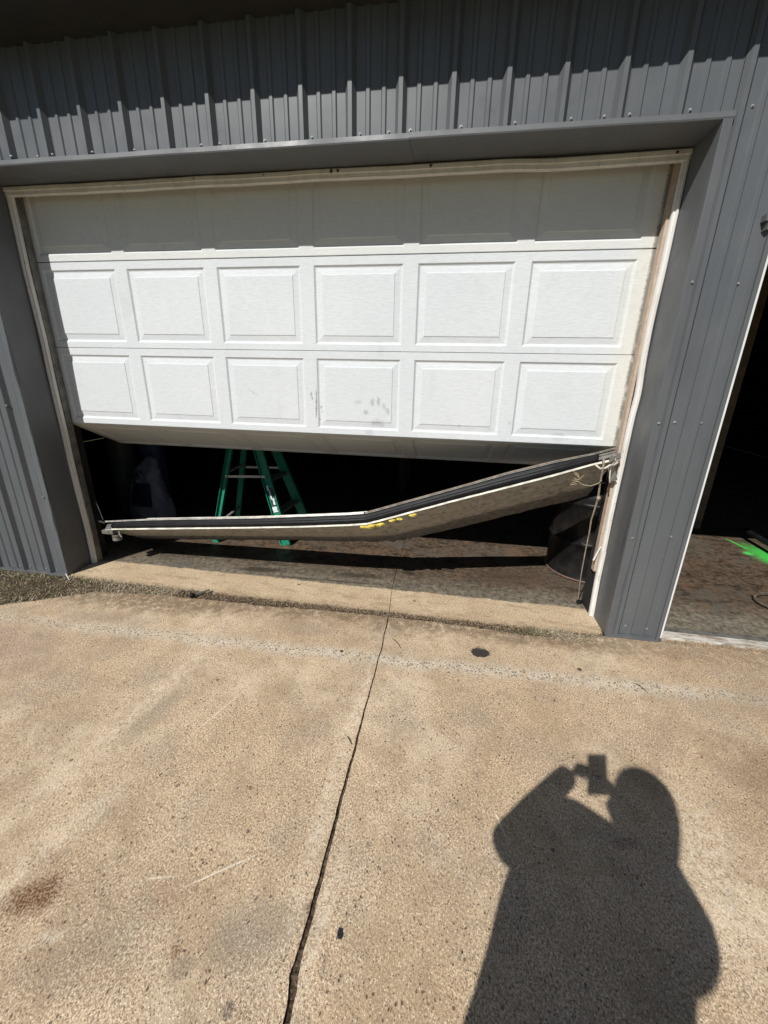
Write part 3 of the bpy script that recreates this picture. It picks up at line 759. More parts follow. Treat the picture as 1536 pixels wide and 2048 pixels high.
for i in range(NST+1):
    t = i*(len(Fp)-1)/NST; ST.append((cat(Fp, t), cat(Tp, t), cat(Bp, t), t))
def strip(fn, closed=False, uvs=None, mat=None, name='x', parent=None, smooth=False, t0=0, t1=99, cap=True):
    bm = bmesh.new(); uvl = bm.loops.layers.uv.new('UVMap'); rows = []
    for F, T, B, t in ST:
        if t < t0 or t > t1: continue
        rows.append(([bm.verts.new(p) for p in fn(F, T, B, t)], t))
    m = len(rows[0][0])
    for (a, ta), (b, tb) in zip(rows, rows[1:]):
        for j in range(m if closed else m-1):
            k = (j+1) % m
            f = bm.faces.new((a[j], b[j], b[k], a[k]))
            for l, (uu, vv) in zip(f.loops, ((ta, j), (tb, j), (tb, j+1), (ta, j+1))): l[uvl].uv = (uu, (uvs[vv] if uvs else vv/(m-1)))
    if closed and cap:
        bm.faces.new(rows[0][0][::-1]); bm.faces.new(rows[-1][0])
    bmesh.ops.recalc_face_normals(bm, faces=bm.faces)
    return obj(name, bm, mat, parent, smooth=smooth)
def body_prof(F, T, B, t):
    th = (T-F); back = (B-F)
    wob = Vector((0, 0, 1)) * .006*nz(t*1.3, 2)
    def q(v, n_=0): return F + back*v + wob*math.sin(v*3.14) + th.normalized()*.024*nz(t*3.0, v*4, 2)*v*math.exp(-((t-5.2)/1.0)**2) + th.normalized()*n_
    k = .012 * math.exp(-((t-5)/.25)**2) + .006*nz(t*2.3, 4)*(1 if 4 < t < 7 else .3)
    return [q(.0, .004), q(.004, -.002), q(.03, 0), q(.06, .003), q(.24, .004+k), q(.26, .0), q(.50, .003+k), q(.52, -.001), q(.72, .002), q(.745, -.005), q(.985, -.005+.006*nz(t*5, 9)), q(1.0, .001), q(1.0, .045), q(.5, .048), q(.03, .050)]
bot = strip(body_prof, True, [0, .01, .03, .06, .24, .26, .5, .52, .72, .745, .985, 1, 1, 1, 1, 1], MFACE, 'bottom_section', door)
bot['label'] = 'bent bottom section seen from its primed inner side'
# white lip below the seal, retainer, rubber seal, rear edge
def offs(F, T, B):
    n = (T-F); L_ = n.length; n = n/L_; f = (F-B).normalized(); return n, f, L_
def lip(F, T, B, t):
    n, f, L_ = offs(F, T, B); wv = .0015*nz(t*9, 3)
    return [F + n*.000 + f*.001, F + n*(-.002+wv) + f*.010, F + n*(.009+wv) + f*.011, F + n*.010 + f*.001]
def seal(F, T, B, t):
    n, f, L_ = offs(F, T, B); k = 1 + .12*nz(t*4, 6)
    pts = []
    for h, d in ((.012, .002), (.014, .010), (.022, .020*k), (.032, .024*k), (.040, .018), (.043, .015), (.050, .021*k), (.058, .019), (.062, .010), (.062, .002)):
        pts.append(F + n*(h*L_/.075) + f*d)
    return pts
def retainer(F, T, B, t):
    n, f, L_ = offs(F, T, B); s = L_/.075
    return [F + n*.0625*s + f*.002, F + n*.0630*s + f*.014, F + n*.0665*s + f*.015, F + n*.0670*s + f*.008, F + n*.0700*s + f*.008, F + n*.0705*s + f*.013, F + n*.0735*s + f*.013, F + n*.075*s + f*.002]
MLIP = simple('white_edge_paint', (.62, .59, .50), .5, .3, 14)
MDULL = simple('dull_edge', (.26, .235, .20), .6, .4, 30)
sa = dict(closed=True)
strip(lip, True, None, MLIP, 'edge_lip', bot, t0=.12)
strip(seal, True, None, MBLACK, 'bottom_seal', bot, t0=.10, t1=10.25, smooth=True)
strip(retainer, True, None, MALU, 'seal_retainer', bot, t1=4.9)
strip(retainer, True, None, MDULL, 'seal_retainer', bot, t0=4.9)
def rail2(F, T, B, t):
    n, f, L_ = offs(F, T, B); s = L_/.075
    return [F + n*.022*s + f*.002, F + n*.022*s + f*.012, F + n*.034*s + f*.012, F + n*.036*s + f*.006, F+n*.044*s+f*.006, F+n*.046*s+f*.012, F+n*.056*s+f*.012, F + n*.056*s + f*.002]
strip(rail2, True, None, MGREY, 'bare_retainer', bot, t0=10.2)
def backlip(F, T, B, t):
    n, f, L_ = offs(F, T, B); o = T + n*.003 - f*.012
    return [o, o + n*.004, o + n*.004 + f*.012, o + f*.012]
strip(backlip, True, None, MLIP, 'torn_skin', bot, t1=5.0, t0=.9)
strip(backlip, True, None, MSTUD, 'rusty_skin', bot, t0=5.05)
for o in list(bot.children): o.matrix_parent_inverse = Matrix.Identity(4)
# yellow foam squeezed out at the bend
MFOAM = simple('yellow_foam', (.62, .50, .10), .9, .3, 60, bump=.6)
for i in range(26):
    t = 4.7 + i*.07 + random.uniform(-.06, .06)
    F, T, B = cat(Fp, t), cat(Tp, t), cat(Bp, t); n, f, L_ = offs(F, T, B)
    k = math.sin(math.pi*(i+.7)/27)
    c = F - n*random.uniform(.008, .014) - f*random.uniform(.0, .03*k + .006)
    bm = bmesh.new(); bmesh.ops.create_icosphere(bm, subdivisions=2, radius=random.uniform(.007, .014), matrix=Matrix.Translation(c) @ Matrix.Diagonal((1.7, 1, .7, 1)))
    for v in bm.verts: v.co += Vector((nz(v.co.x*150, v.co.y*150, 3), nz(v.co.x*150, v.co.z*150, 7), nz(v.co.y*150, v.co.z*150, 5))) * .004
    obj('foam_lump', bm, MFOAM, bot)
# bracket and roller at the left end, hinge straps at the right
obj('bottom_bracket', boxm(-.225, -.13, .195, .235, .262, .292, bev=.004), MGREY, door)
bm = bmesh.new(); lathe(bm, [(.030, .205), (.034, .208), (.034, .222), (.028, .226), (.028, .232), (.034, .236), (.034, .250), (.030, .253)], -.135, .235, 20)
obj('roller', bm, MGREY, door)
obj('roller_stem', tubem([(-.27, .235, .345), (-.215, .235, .335)], .012, 10), MBLACK, door)
obj('cable', tubem([(-.262, .24, .50), (-.245, .24, .42), (-.232, .238, .36)], .002, 6), MGREY, door)
obj('hanging_bolt', tubem([(-.085, .21, .296), (-.082, .205, .27), (-.070, .205, .245)], .005, 8), MSTEEL, door)
obj('corner_bracket', beamm((3.19, .10, 1.03), (3.262, .16, 1.045), (0, .012, .012), (0, .004, -.004)), MGREY, door)
obj('corner_bracket', beamm((3.215, .14, .99), (3.262, .17, .90), (.016, 0, .004), (0, .003, 0)), MSTEEL, door)
for o in door.children:
    if o.type == 'MESH' and o.name.split('.')[0] != 'door_section': o.matrix_parent_inverse = Matrix.Translation(-door_world)
# rollers' track on both sides, hidden partly by the boards
for x in (-.44, 3.33):
    b = empty('door_track', (x, .34, 0), 'dark vertical steel roller track behind the %s jamb' % ('left' if x < 0 else 'right'), 'track')
    obj('track_rail', boxm(x-.02, x+.02, .372, .376, .004, 2.5), MGREY, b); obj('track_lip', boxm(x-.022, x-.019, .345, .3715, .004, 2.5), MGREY, b); fixparent(b)

# cords hanging from the torn end
cord = empty('hanging_cord', (3.26, .33, 0), 'frayed grey pull cord hanging from the torn door corner to the floor', 'cord')
MCORD = simple('old_rope', (.30, .25, .19), .9, .3, 60)
obj('rope', tubem([(3.150,.085,1.045),(3.153,.07,1.02),(3.154,.068,.992),(3.165,.10,.90),(3.181,.13,.802),(3.184,.17,.68),(3.186,.185,.65),(3.198,.21,.55),(3.201,.22,.529),(3.207,.24,.444),(3.222,.28,.276),(3.237,.31,.141),(3.252,.33,.03)], [.007,.006,.0055,.005,.0065,.004,.0045,.004,.004,.0035,.0035,.003,.0025], 8), MCORD, cord)
obj('loose_loop', tubem([(3.166,.09,.915),(3.145,.075,.90),(3.11,.07,.885),(3.07,.07,.888),(3.045,.07,.90)], .0028, 6), MCORD, cord)
for i in range(9):
    p = Vector((3.04, .07, .895 + i*.006)); d_ = Vector((random.uniform(-1, .4), random.uniform(-.3, .2), random.uniform(-.8, 1))).normalized(); pts = [p + d_*.012*k + Vector((random.uniform(-.005, .005), 0, random.uniform(-.005, .005))) for k in range(4)]
    obj('frayed_strand', tubem(pts, .0014, 5), simple('frayed_fibre', (.42, .33, .20), .9) if i == 0 else bpy.data.materials['frayed_fibre'], cord)
bm = bmesh.new(); bmesh.ops.create_icosphere(bm, subdivisions=2, radius=.019, matrix=Matrix.Translation((3.262, .325, .014)) @ Matrix.Diagonal((1.1, 1, .7, 1)))
for v in bm.verts: v.co += Vector((nz(v.co.x*60, v.co.y*60, 3), nz(v.co.x*60, 2, v.co.z*60), 0)) * .008
obj('cord_end', bm, MBLACK, cord)
obj('knot', tubem([(3.180,.128,.815),(3.182,.125,.802),(3.182,.13,.79)], [.008,.011,.008], 8), MCORD, cord)
fixparent(cord)
wire = empty('loose_wires', (3.23, .12, .9), 'pale loose wire loops at the torn corner of the door', 'wire')
obj('wire_loop', tubem([(3.235,.13,1.03),(3.215,.115,1.01),(3.208,.11,.97),(3.212,.11,.93),(3.222,.12,.90)], .004, 6), MLIP, wire)
obj('wire_loop', tubem([(3.12,.085,1.00),(3.14,.07,.985),(3.165,.068,.99),(3.19,.08,1.005),(3.22,.11,1.0),(3.25,.14,1.01)], .005, 6), MLIP, wire)
obj('wire_loop', tubem([(3.17,.38,.79),(3.20,.36,.80),(3.24,.33,.84),(3.27,.32,.85)], .005, 6), MGREY, wire)
fixparent(wire)

# ---------------------------------------------------------------- step ladder
lad = empty('step_ladder', (.65, 1.0, 0), 'green fibreglass step ladder standing open behind the bent door section', 'ladder')
ap = [Vector((.60, .95, 1.18)), Vector((.60, 1.13, 1.18))]
feetF = [Vector((.955, .845, 0)), Vector((.99, 1.30, 0))]; feetR = [Vector((.327, .78, 0)), Vector((.27, 1.27, 0))]
for k in range(2):
    for nm, ft, tp, wd in (('front_rail', feetF[k], ap[k] + Vector((.045, 0, -.03)), .042), ('rear_rail', feetR[k], ap[k] + Vector((-.045, 0, -.05)), .024)):
        d = (tp-ft).normalized(); sx = Vector((1, 0, 0)); sx = (sx - d*sx.dot(d)).normalized(); sy = d.cross(sx)
        bm = bmesh.new(); beam(bm, ft + Vector((0,0,.03)), tp, sx*wd, sy*.003); s_ = 1 if k == 0 else -1
        for e in (-1, 1): beam(bm, ft + Vector((0,0,.03)) + sx*wd*e*.93 - sy*s_*.014, tp + sx*wd*e*.93 - sy*s_*.014, sx*wd*.07, sy*.011)
        bmesh.ops.recalc_face_normals(bm, faces=bm.faces); r = obj(nm, bm, MGREEN, lad)
        bm = bmesh.new(); beam(bm, ft + Vector((0,0,.001)), ft + Vector((0,0,.001)) + d*.05, sx*(wd+.004), sy*.012); bmesh.ops.recalc_face_normals(bm, faces=bm.faces)
        obj('foot', bm, MGREEN if nm == 'front_rail' else MGREEN, lad)
        if k == 0 and nm == 'front_rail':
            q = ft + d*.50 - sy*s_*.0 
            n_ = sy if sy.y < 0 else -sy
            MST = simple('torn_white_label', (.72, .74, .76), .6, .2, 50)
            MST2 = simple('dark_label', (.05, .055, .06), .5, .4, 60)
            for (h0, h1, w_, mm, cx_) in ((.36, .52, .020, MST2, .004), (.305, .355, .021, MST, .002), (.37, .43, .009, MST, .010), (.42, .50, .007, MST, -.004), (.50, .545, .008, MST, -.012)):
                a = ft + d*h0; b_ = ft + d*h1; off = n_*(.011 if mm is MST else .010)
                bm = bmesh.new(); N_ = 8; L0 = []
                for i in range(N_+1):
                    p = a + (b_-a)*i/N_ + off
                    L0.append((bm.verts.new(p + sx*(cx_-w_*(1+.5*nz(i*1.7, h0*30)))), bm.verts.new(p + sx*(cx_+w_*(1+.5*nz(i*1.3, h0*50))))))
                for u_, v_ in zip(L0, L0[1:]): bm.faces.new((u_[0], u_[1], v_[1], v_[0]))
                obj('label_sticker', bm, mm, lad)
for h in (.28, .56, .84):
    a = feetF[0].lerp(ap[0] + Vector((.045,0,-.03)), h/1.15); b_ = feetF[1].lerp(ap[1] + Vector((.045,0,-.03)), h/1.15)
    obj('step', beamm(a + Vector((-.005,.003,0)), b_ + Vector((-.005,-.003,0)), (.04, 0, 0), (0, 0, .010)), MSTEEL if h > .9 else MGREY, lad)
for h in (.17, .62):
    a = feetR[0].lerp(ap[0] + Vector((-.045,0,-.05)), h/1.13); b_ = feetR[1].lerp(ap[1] + Vector((-.045,0,-.05)), h/1.13)
    obj('brace', beamm(a + Vector((0,.003,0)), b_ + Vector((0,-.003,0)), (.012, 0, 0), (0, 0, .008)), MSTEEL, lad)
for k in range(2):
    dy = -.02 if k == 0 else .02
    a = feetR[k].lerp(ap[k] + Vector((-.045,0,-.05)), .59/1.13); b_ = feetF[k].lerp(ap[k] + Vector((.045,0,-.03)), .60/1.15)
    obj('spreader', beamm(a + Vector((0,dy,0)), b_ + Vector((0,dy,0)), (0, 0, .010), (0, .002, 0)), MSTEEL, lad)
obj('top_cap', boxm(.50, .70, .92, 1.16, 1.17, 1.20, bev=.006), MGREEN, lad)
fixparent(lad)

# ---------------------------------------------------------------- barrel
R_ = .29; bc = (3.455, .92)
bar = empty('steel_drum', (*bc, 0), 'black steel drum standing behind the right jamb of the garage opening', 'barrel')
bm = bmesh.new()
pf = [(R_*.96, .004), (R_, .004), (R_+.006, .008), (R_+.006, .020), (R_, .026), (R_, .27), (R_+.006, .282), (R_+.013, .293), (R_+.006, .304), (R_, .314), (R_, .44), (R_, .565), (R_+.006, .578), (R_+.013, .588), (R_+.006, .60), (R_, .61), (R_, .85)]
lathe(bm, pf, *bc, 64)
for v in bm.verts:   # dent facing the opening
    d = Vector((v.co.x - bc[0], v.co.y - bc[1])); a = math.atan2(d.y, d.x)
    k = .045*math.exp(-((a+2.55)/.28)**2 - ((v.co.z-.44)/.12)**2) + .01*math.exp(-((a+1.9)/.3)**2 - ((v.co.z-.5)/.1)**2)
    v.co.x -= d.x*k/R_; v.co.y -= d.y*k/R_
obj('drum_body', bm, MBARREL, bar, smooth=True)
bm = bmesh.new(); lathe(bm, [(R_+.002, .851), (R_+.009, .853), (R_+.010, .874), (R_+.002, .878), (R_-.008, .874), (R_-.010, .862), (.02, .862)], *bc, 64)
obj('lid', bm, MBARREL, bar, smooth=True)
bm = bmesh.new(); tube(bm, [(bc[0]+(R_+.007)*math.cos(a), bc[1]+(R_+.007)*math.sin(a), .012) for a in seq(0, 6.2, 60)], .0065, 6)
obj('bottom_rim', bm, simple('rusty_rim', (.16, .10, .08), .6, .3, 40), bar)
fixparent(bar)

# ---------------------------------------------------------------- bag, cylinders and a dim bench at the left
def bag():
    root = empty('absorbent_bag', (-.50, 1.12, 0), 'slumped white plastic bag printed DRY beside a blue gas cylinder', 'bag')
    g = G('bag_plastic', .45, .4)
    c = g.mix(g.mr(g.noise(9, 4), .4, .6), (.20, .20, .22), (.14, .14, .17))
    g.out(c, None, g.bump(g.noise(14, 5, .6, None, .8), .8, .03))
    bm = bmesh.new(); rows = []; N = 36
    prof = [(0, .19, .10, 0), (.02, .215, .12, 0), (.10, .22, .125, 0), (.20, .20, .12, -.005), (.30, .175, .105, -.01), (.40, .155, .09, -.01), (.48, .135, .07, 0), (.55, .11, .05, .02), (.61, .075, .028, .04), (.655, .035, .012, .06), (.66, .01, .006, .065)]
    for z, rx, ry, ox in prof:
        rows.append([bm.verts.new((-.525 + ox + rx*math.copysign(abs(math.cos(a))**.7, math.cos(a)), 1.12 + ry*math.copysign(abs(math.sin(a))**.8, math.sin(a)), z + .002)) for a in [2*math.pi*k/N for k in range(N)]])
    for a, b in zip(rows, rows[1:]):
        for k in range(N): bm.faces.new((a[k], a[(k+1)%N], b[(k+1)%N], b[k]))
    bm.faces.new(rows[0][::-1]); bm.faces.new(rows[-1])
    bmesh.ops.subdivide_edges(bm, edges=bm.edges, cuts=2, use_grid_fill=True)
    for v in bm.verts:
        p = v.co; k = noise.fractal(Vector((p.x*9, p.y*9, p.z*9)), 1, 2, 4)
        if p.z > .02: v.co += Vector((p.x+.525, p.y-1.12, 0)).normalized() * k*.018
    obj('sack', bm, g.m, root, smooth=True)
    def text(s, size, x, z, y, rot, mat, name='printed_word'):
        cu = bpy.data.curves.new(name, 'FONT'); cu.body = s; cu.size = size; cu.extrude = .0008; cu.align_x = 'CENTER'
        t = bpy.data.objects.new(name, cu); COL.objects.link(t); t.rotation_euler = (math.pi/2-.10, 0, 0)
        bpy.context.view_layer.update()
        me = bpy.data.meshes.new_from_object(t.evaluated_get(bpy.context.evaluated_depsgraph_get())); bpy.data.objects.remove(t)
        me.transform(Matrix.Translation((x, y, z)) @ Matrix.Rotation(rot, 4, 'Y') @ Matrix.Rotation(math.pi/2-.12, 4, 'X'))
        me.materials.clear()
        return obj(name, me, mat, root)
    ink = simple('dark_ink', (.015, .015, .03), .6)
    text('DRY', .10, -.535, .46, 1.012, -.55, ink)
    # dark printed field as a conforming patch
    bm = bmesh.new(); g2 = []
    for i, z in enumerate(seq(.20, .42, 10)):
        r = []
        for j, x in enumerate(seq(-.655, -.43 - (z-.2)*.05, 12)):
            rr = lerp([(p[0], p[1]) for p in prof], z); ry = lerp([(p[0], p[2]) for p in prof], z)
            c_ = max(-1, min(1, (x+.525)/rr)); yy = 1.12 - ry*(1-abs(c_)**2.2)**.45 - .016
            r.append(bm.verts.new((x, yy, z + .03*nz(x*9, 5)*(1 if i in (0, 10) else .4))))
        g2.append(r)
    for a, b in zip(g2, g2[1:]):
        for p, q, r, s in zip(a, a[1:], b[1:], b): bm.faces.new((p, q, r, s))
    obj('printed_patch', bm, ink, root)
    fixparent(root)
bag()
def cylinder(x, y, r, h, mat, label, capm):
    root = empty('gas_cylinder', (x, y, 0), label, 'gas cylinder')
    bm = bmesh.new(); lathe(bm, [(r*.9, .003), (r, .012), (r, h-.12), (r*.93, h-.07), (r*.7, h-.02), (r*.35, h), (.03, h+.01)], x, y, 40); obj('cylinder_body', bm, mat, root, smooth=True)
    bm = bmesh.new(); lathe(bm, [(.04, h+.005), (.045, h+.03), (.045, h+.13), (.03, h+.16), (.008, h+.17)], x, y, 24); obj('valve_cap', bm, capm, root, smooth=True)
    fixparent(root)
MBLUE = simple('blue_cylinder_paint', (.03, .06, .14), .4, .2, 9, .5)
MGRYC = simple('grey_cylinder_paint', (.07, .08, .075), .45, .2, 9, .5)
cylinder(-.66, 1.40, .115, 1.35, MBLUE, 'tall dark blue gas cylinder just behind the white bag', MGREY)
cylinder(-.93, 1.30, .12, 1.30, MGRYC, 'tall grey green gas cylinder nearest the left jamb', MGREY)
ben = empty('work_bench', (.2, 3.0, 0), 'dim cluttered work bench in the dark behind the ladder', 'bench')
obj('bench_top', boxm(-.9, 1.8, 2.7, 3.4, .86, .90), MDARK, ben)
for x in (-.85, 1.75):
    for y in (2.75, 3.35): obj('leg', boxm(x-.04, x+.04, y-.04, y+.04, .004, .859), MDARK, ben)
fixparent(ben)
vise = empty('bench_vise', (-.2, 2.85, .90), 'grey metal vise on the edge of the dim bench', 'vise')
obj('vise_body', boxm(-.30, -.10, 2.70, 2.95, .901, 1.0, bev=.015), MGREY, vise)
obj('jaw', boxm(-.31, -.09, 2.62, 2.69, .92, 1.04, bev=.008), MSTEEL, vise)
obj('handle', tubem([(-.34, 2.55, .93), (-.06, 2.55, .96)], .01, 8), MSTEEL, vise); obj('screw_rod', tubem([(-.2, 2.56, .945), (-.2, 2.70, .945)], .015, 8), MSTEEL, vise)
fixparent(vise)

# ---------------------------------------------------------------- things on the floor at the right and on the drive
hose = [(4.66 + .17*math.cos(a)*(1+.05*math.sin(3*a)), .56 + .15*math.sin(a), .013 + .012*(a/9)) for a in seq(1.2, 9.0, 70)]
obj('coiled_hose', tubem(hose, .010, 8), simple('brown_hose_rubber', (.10, .075, .055), .6), smooth=True, label='brown rubber hose loop on the stained floor inside the side doorway', cat='hose')
br = empty('jack_handle', (5.15, 1.0, 0), 'black steel bar lying raised above green paint on the doorway floor', 'metal bar')
obj('bar', tubem([(5.165, 1.93, .10), (5.165, 1.90, .10), (5.155, 1.4, .09), (5.14, .80, .075)], [.014, .024, .024, .026], 14), MBLACK, br, smooth=True)
obj('jack_body', boxm(5.06, 5.22, .45, .82, .03, .13, bev=.012), MBLACK, br)
for x in (5.05, 5.23):
    for y in (.5, .77):
        bm = bmesh.new(); lathe(bm, [(.03, -.012), (.032, -.01), (.032, .01), (.03, .012)], 0, 0, 20); bmesh.ops.rotate(bm, verts=bm.verts, cent=(0,0,0), matrix=Matrix.Rotation(math.pi/2, 3, 'Y')); bmesh.ops.translate(bm, verts=bm.verts, vec=(x, y, .034)); obj('wheel', bm, MGREY, br)
fixparent(br)
cl = empty('broken_bolt', (.71, -.085, 0), 'small black broken bolt with a strap lying in the leafy crack', 'bolt')
bm = bmesh.new(); lathe(bm, [(.010, .003), (.015, .006), (.015, .030), (.011, .034)], .688, -.115, 12); obj('bolt_head', bm, MBLACK, cl)
obj('strap', beamm((.69, -.105, .016), (.765, -.030, .022), (.006, -.006, 0), (0, 0, .003)), MGREY, cl)
fixparent(cl)
pb = empty('pebble', (3.076, -.373, 0), 'small dark pebble on the concrete in front of the grey pillar', 'pebble')
bpy.data.objects.remove(pb)
bm = bmesh.new(); bmesh.ops.create_icosphere(bm, subdivisions=2, radius=.010, matrix=Matrix.Translation((3.076, -.373, .005)) @ Matrix.Diagonal((1.2, .8, .6, 1)))
for v in bm.verts: v.co += Vector((nz(v.co.x*90, v.co.y*90, 1), nz(v.co.x*90, v.co.z*90, 5), 0))*.004
obj('pebble', bm, MDIRT, label='small dark pebble on the concrete in front of the grey pillar', cat='pebble')
bm = bmesh.new(); bmesh.ops.create_icosphere(bm, subdivisions=2, radius=.008, matrix=Matrix.Translation((1.815, -.464, .004)) @ Matrix.Diagonal((1, .8, .7, 1)))
obj('pebble', bm, MDIRT, label='small brown pebble left of the joint above the pale band', cat='pebble')
obj('steel_stake', tubem([(-.352, -.045, .035), (-.30, -.075, .004)], .004, 6), MSTEEL, label='short bright wire stub at the foot of the left jamb', cat='wire')

# ---------------------------------------------------------------- the photographer, standing behind the camera
A_ = Vector((SUN.x, SUN.y, 0)).normalized(); E_ = Vector((A_.y, -A_.x, 0))
def W(s, b, z): return Vector((CAM.x, CAM.y, 0)) + E_*s - A_*b + Vector((0, 0, z))
person = empty('person', W(.10, .30, 0), 'person in a dark shirt holding up a phone to take the photograph', 'person')
def skin(name, nodes, edges, mat, sub=2, root=0):
    me = bpy.data.meshes.new(name); me.from_pydata([tuple(n[0]) for n in nodes], edges, []); me.update()
    o = bpy.data.objects.new(name, me); COL.objects.link(o)
    m = o.modifiers.new('skin', 'SKIN'); m.use_smooth_shade = True
    for i, n in enumerate(nodes):
        v = me.skin_vertices[0].data[i]; r = n[1]; v.radius = r if isinstance(r, tuple) else (r, r); v.use_root = (i == root)
    s = o.modifiers.new('sub', 'SUBSURF'); s.levels = sub; s.render_levels = sub
    bpy.context.view_layer.update()
    em = bpy.data.meshes.new_from_object(o.evaluated_get(bpy.context.evaluated_depsgraph_get()))
    bpy.data.objects.remove(o); em.name = name; em.materials.clear()
    em.materials.append(mat) if not isinstance(mat, list) else [em.materials.append(x) for x in mat]
    r = bpy.data.objects.new(name, em); COL.objects.link(r); r.parent = person; r.matrix_parent_inverse = Matrix.Translation(-Vector(person.location))
    for p in em.polygons: p.use_smooth = True
    return r
MSK = simple('skin', (.45, .27, .19), .55, .08, 10); MSH = simple('dark_shirt', (.04, .045, .06), .9, .15, 30); MPA = simple('denim', (.04, .06, .11), .9, .2, 60); MSHOE = simple('boot_leather', (.05, .035, .025), .6); MHAIR = simple('brown_hair', (.05, .03, .02), .8)
nodes = [(W(.09,.30,.98), (.21,.17)),   # 0 pelvis
 (W(.095,.28,1.10), (.265,.20)), (W(.105,.28,1.21), (.27,.19)), (W(.11,.29,1.31), (.24,.16)), (W(.17,.28,1.40), (.17,.12)), (W(.21,.25,1.47), .105),
 (W(.205,.22,1.55), (.108,.115)), (W(.20,.22,1.61), (.105,.115)), (W(.185,.22,1.665), .068),
 (W(-.04,.28,1.33), .095), (W(-.135,.24,1.23), .075), (W(-.175,.19,1.14), .060), (W(-.120,.12,1.26), .052), (W(-.065,.06,1.365), .044), (W(-.045,.045,1.405), .042),
 (W(.24,.30,1.38), .115), (W(.325,.30,1.285), .120), (W(.30,.22,1.20), .085), (W(.215,.13,1.28), .058), (W(.14,.07,1.36), .042), (W(.095,.045,1.395), .046),
 (W(.00,.30,.90), .14), (W(-.02,.29,.72), .115), (W(-.02,.28,.50), .078), (W(-.02,.30,.30), .070), (W(-.02,.31,.09), .048), (W(-.05,.22,.04), .046), (W(-.07,.15,.032), .036),
 (W(.18,.30,.90), .14), (W(.20,.29,.72), .115), (W(.21,.28,.50), .078), (W(.21,.30,.30), .070), (W(.21,.31,.09), .048), (W(.20,.22,.04), .046), (W(.19,.15,.032), .036)]
edges = [(0,1),(1,2),(2,3),(3,4),(4,5),(5,6),(6,7),(7,8),(3,9),(9,10),(10,11),(11,12),(12,13),(13,14),(3,15),(15,16),(16,17),(17,18),(18,19),(19,20),(0,21),(21,22),(22,23),(23,24),(24,25),(25,26),(26,27),(0,28),(28,29),(29,30),(30,31),(31,32),(32,33),(33,34)]
body = skin('body', nodes, edges, [MSK, MSH, MPA, MSHOE])
wl = [W(-.155,.17,1.19), W(.33,.23,1.21)]
for p in body.data.polygons:
    c = p.center; q = Vector((c.x-CAM.x, c.y-CAM.y, 0)); s_, b_ = q.dot(E_), -q.dot(A_)
    if c.z < .095: p.material_index = 3
    elif c.z < .99: p.material_index = 2
    elif c.z < 1.46 and b_ > .17: p.material_index = 1
# fingers around the phone
def hand(px, side, k0):
    base = W(px[0], px[1], px[2])
    for i in range(4):
        o = Vector((0, 0, (.020 - i*.015))); ln = (.9, 1, .95, .75)[i]
        p0 = base + o*.6; p1 = base + o + E_*side*.018 - A_*(-.012) ; p2 = p1 + E_*side*.024*ln + A_*.004; p3 = p2 + E_*side*.012*ln - A_*.012
        skin('finger', [(p0, .010), (p1, .0095), (p2, .0085), (p3, .007)], [(0,1),(1,2),(2,3)], MSK, 1)
    p0 = base + Vector((0,0,-.01)); skin('thumb', [(p0, .012), (p0 + Vector((0,0,.022)) - A_*.022 + E_*side*.008, .011), (p0 + Vector((0,0,.045)) - A_*.024 + E_*side*.022, .0085)], [(0,1),(1,2)], MSK, 1)
hand((-.04,.045,1.42), 1, 0); hand((.10,.045,1.405), -1, 1)
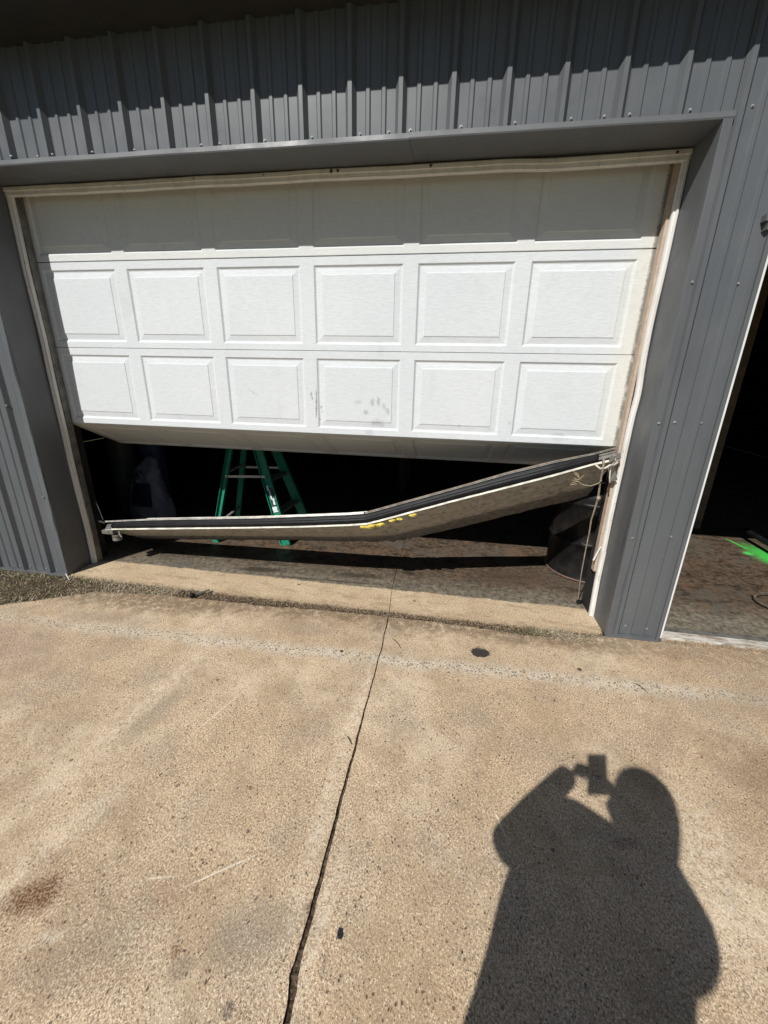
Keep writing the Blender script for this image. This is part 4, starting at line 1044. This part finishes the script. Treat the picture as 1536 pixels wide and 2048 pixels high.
# face
fd = (A_*.9 - E_*.25).normalized(); hc = W(.195, .22, 1.585); fr_ = fd.cross(Vector((0,0,1)))
skin('nose', [(hc + fd*.085 + Vector((0,0,.02)), .010), (hc + fd*.108 + Vector((0,0,-.008)), .014)], [(0,1)], MSK, 1)
for s_ in (-1, 1):
    bm = bmesh.new(); bmesh.ops.create_uvsphere(bm, u_segments=12, v_segments=8, radius=.012, matrix=Matrix.Translation(hc + fd*.083 + fr_*s_*.032 + Vector((0,0,.018)))); e = obj('eye', bm, simple('eye_white', (.6,.6,.6), .3) if s_ < 0 else bpy.data.materials['eye_white'], person, smooth=True); e.matrix_parent_inverse = Matrix.Translation(-Vector(person.location))
    bm = bmesh.new(); bmesh.ops.create_uvsphere(bm, u_segments=12, v_segments=8, radius=1, matrix=Matrix.Translation(hc + fr_*s_*.088) @ Matrix.Diagonal((.012, .02, .032, 1))); e = obj('ear', bm, MSK, person, smooth=True); e.matrix_parent_inverse = Matrix.Translation(-Vector(person.location))
skin('mouth', [(hc + fd*.090 + fr_*-.022 + Vector((0,0,-.042)), .006), (hc + fd*.097 + Vector((0,0,-.040)), .008), (hc + fd*.090 + fr_*.022 + Vector((0,0,-.042)), .006)], [(0,1),(1,2)], simple('lips', (.36,.15,.12), .5), 1)
bm = bmesh.new(); bmesh.ops.create_uvsphere(bm, u_segments=24, v_segments=16, radius=1, matrix=Matrix.Translation(hc - fd*.018 + Vector((0,0,.042))) @ Matrix.Diagonal((.100, .112, .088, 1)))
bmesh.ops.delete(bm, geom=[v for v in bm.verts if v.co.z < hc.z - .02 or (v.co - hc).dot(fd) > .075 and v.co.z < hc.z + .06], context='VERTS')
h = obj('hair', bm, MHAIR, person, smooth=True); h.matrix_parent_inverse = Matrix.Translation(-Vector(person.location))
# phone just behind the lens
ph = empty('phone', CAM - FW*.012, 'dark phone held up in both hands at eye height', 'phone')
def phb(x0, x1, y0, y1, z0, z1, bev):
    bm = boxm(x0, x1, y0, y1, z0, z1, bev=bev)
    for v in bm.verts: v.co = CAM + RT*v.co.x + UP*v.co.y - FW*v.co.z
    bmesh.ops.recalc_face_normals(bm, faces=bm.faces); return bm
obj('phone_case', phb(-.012, .064, -.130, .022, .008, .017, .003), MBLACK, ph)
obj('phone_screen', phb(-.009, .061, -.127, .019, .0172, .0180, 0), simple('phone_glass', (.02, .02, .025), .1), ph)
fixparent(ph)

# repeats of a kind share a group
for o in list(bpy.data.objects):
    g_ = {'gas_cylinder': 'gas cylinders standing inside the left jamb', 'pebble': 'small pebbles on the driveway', 'twig': 'twigs on the driveway', 'door_track': 'steel roller tracks beside the opening'}.get(o.name.split('.')[0])
    if g_ and o.parent is None: o['group'] = g_
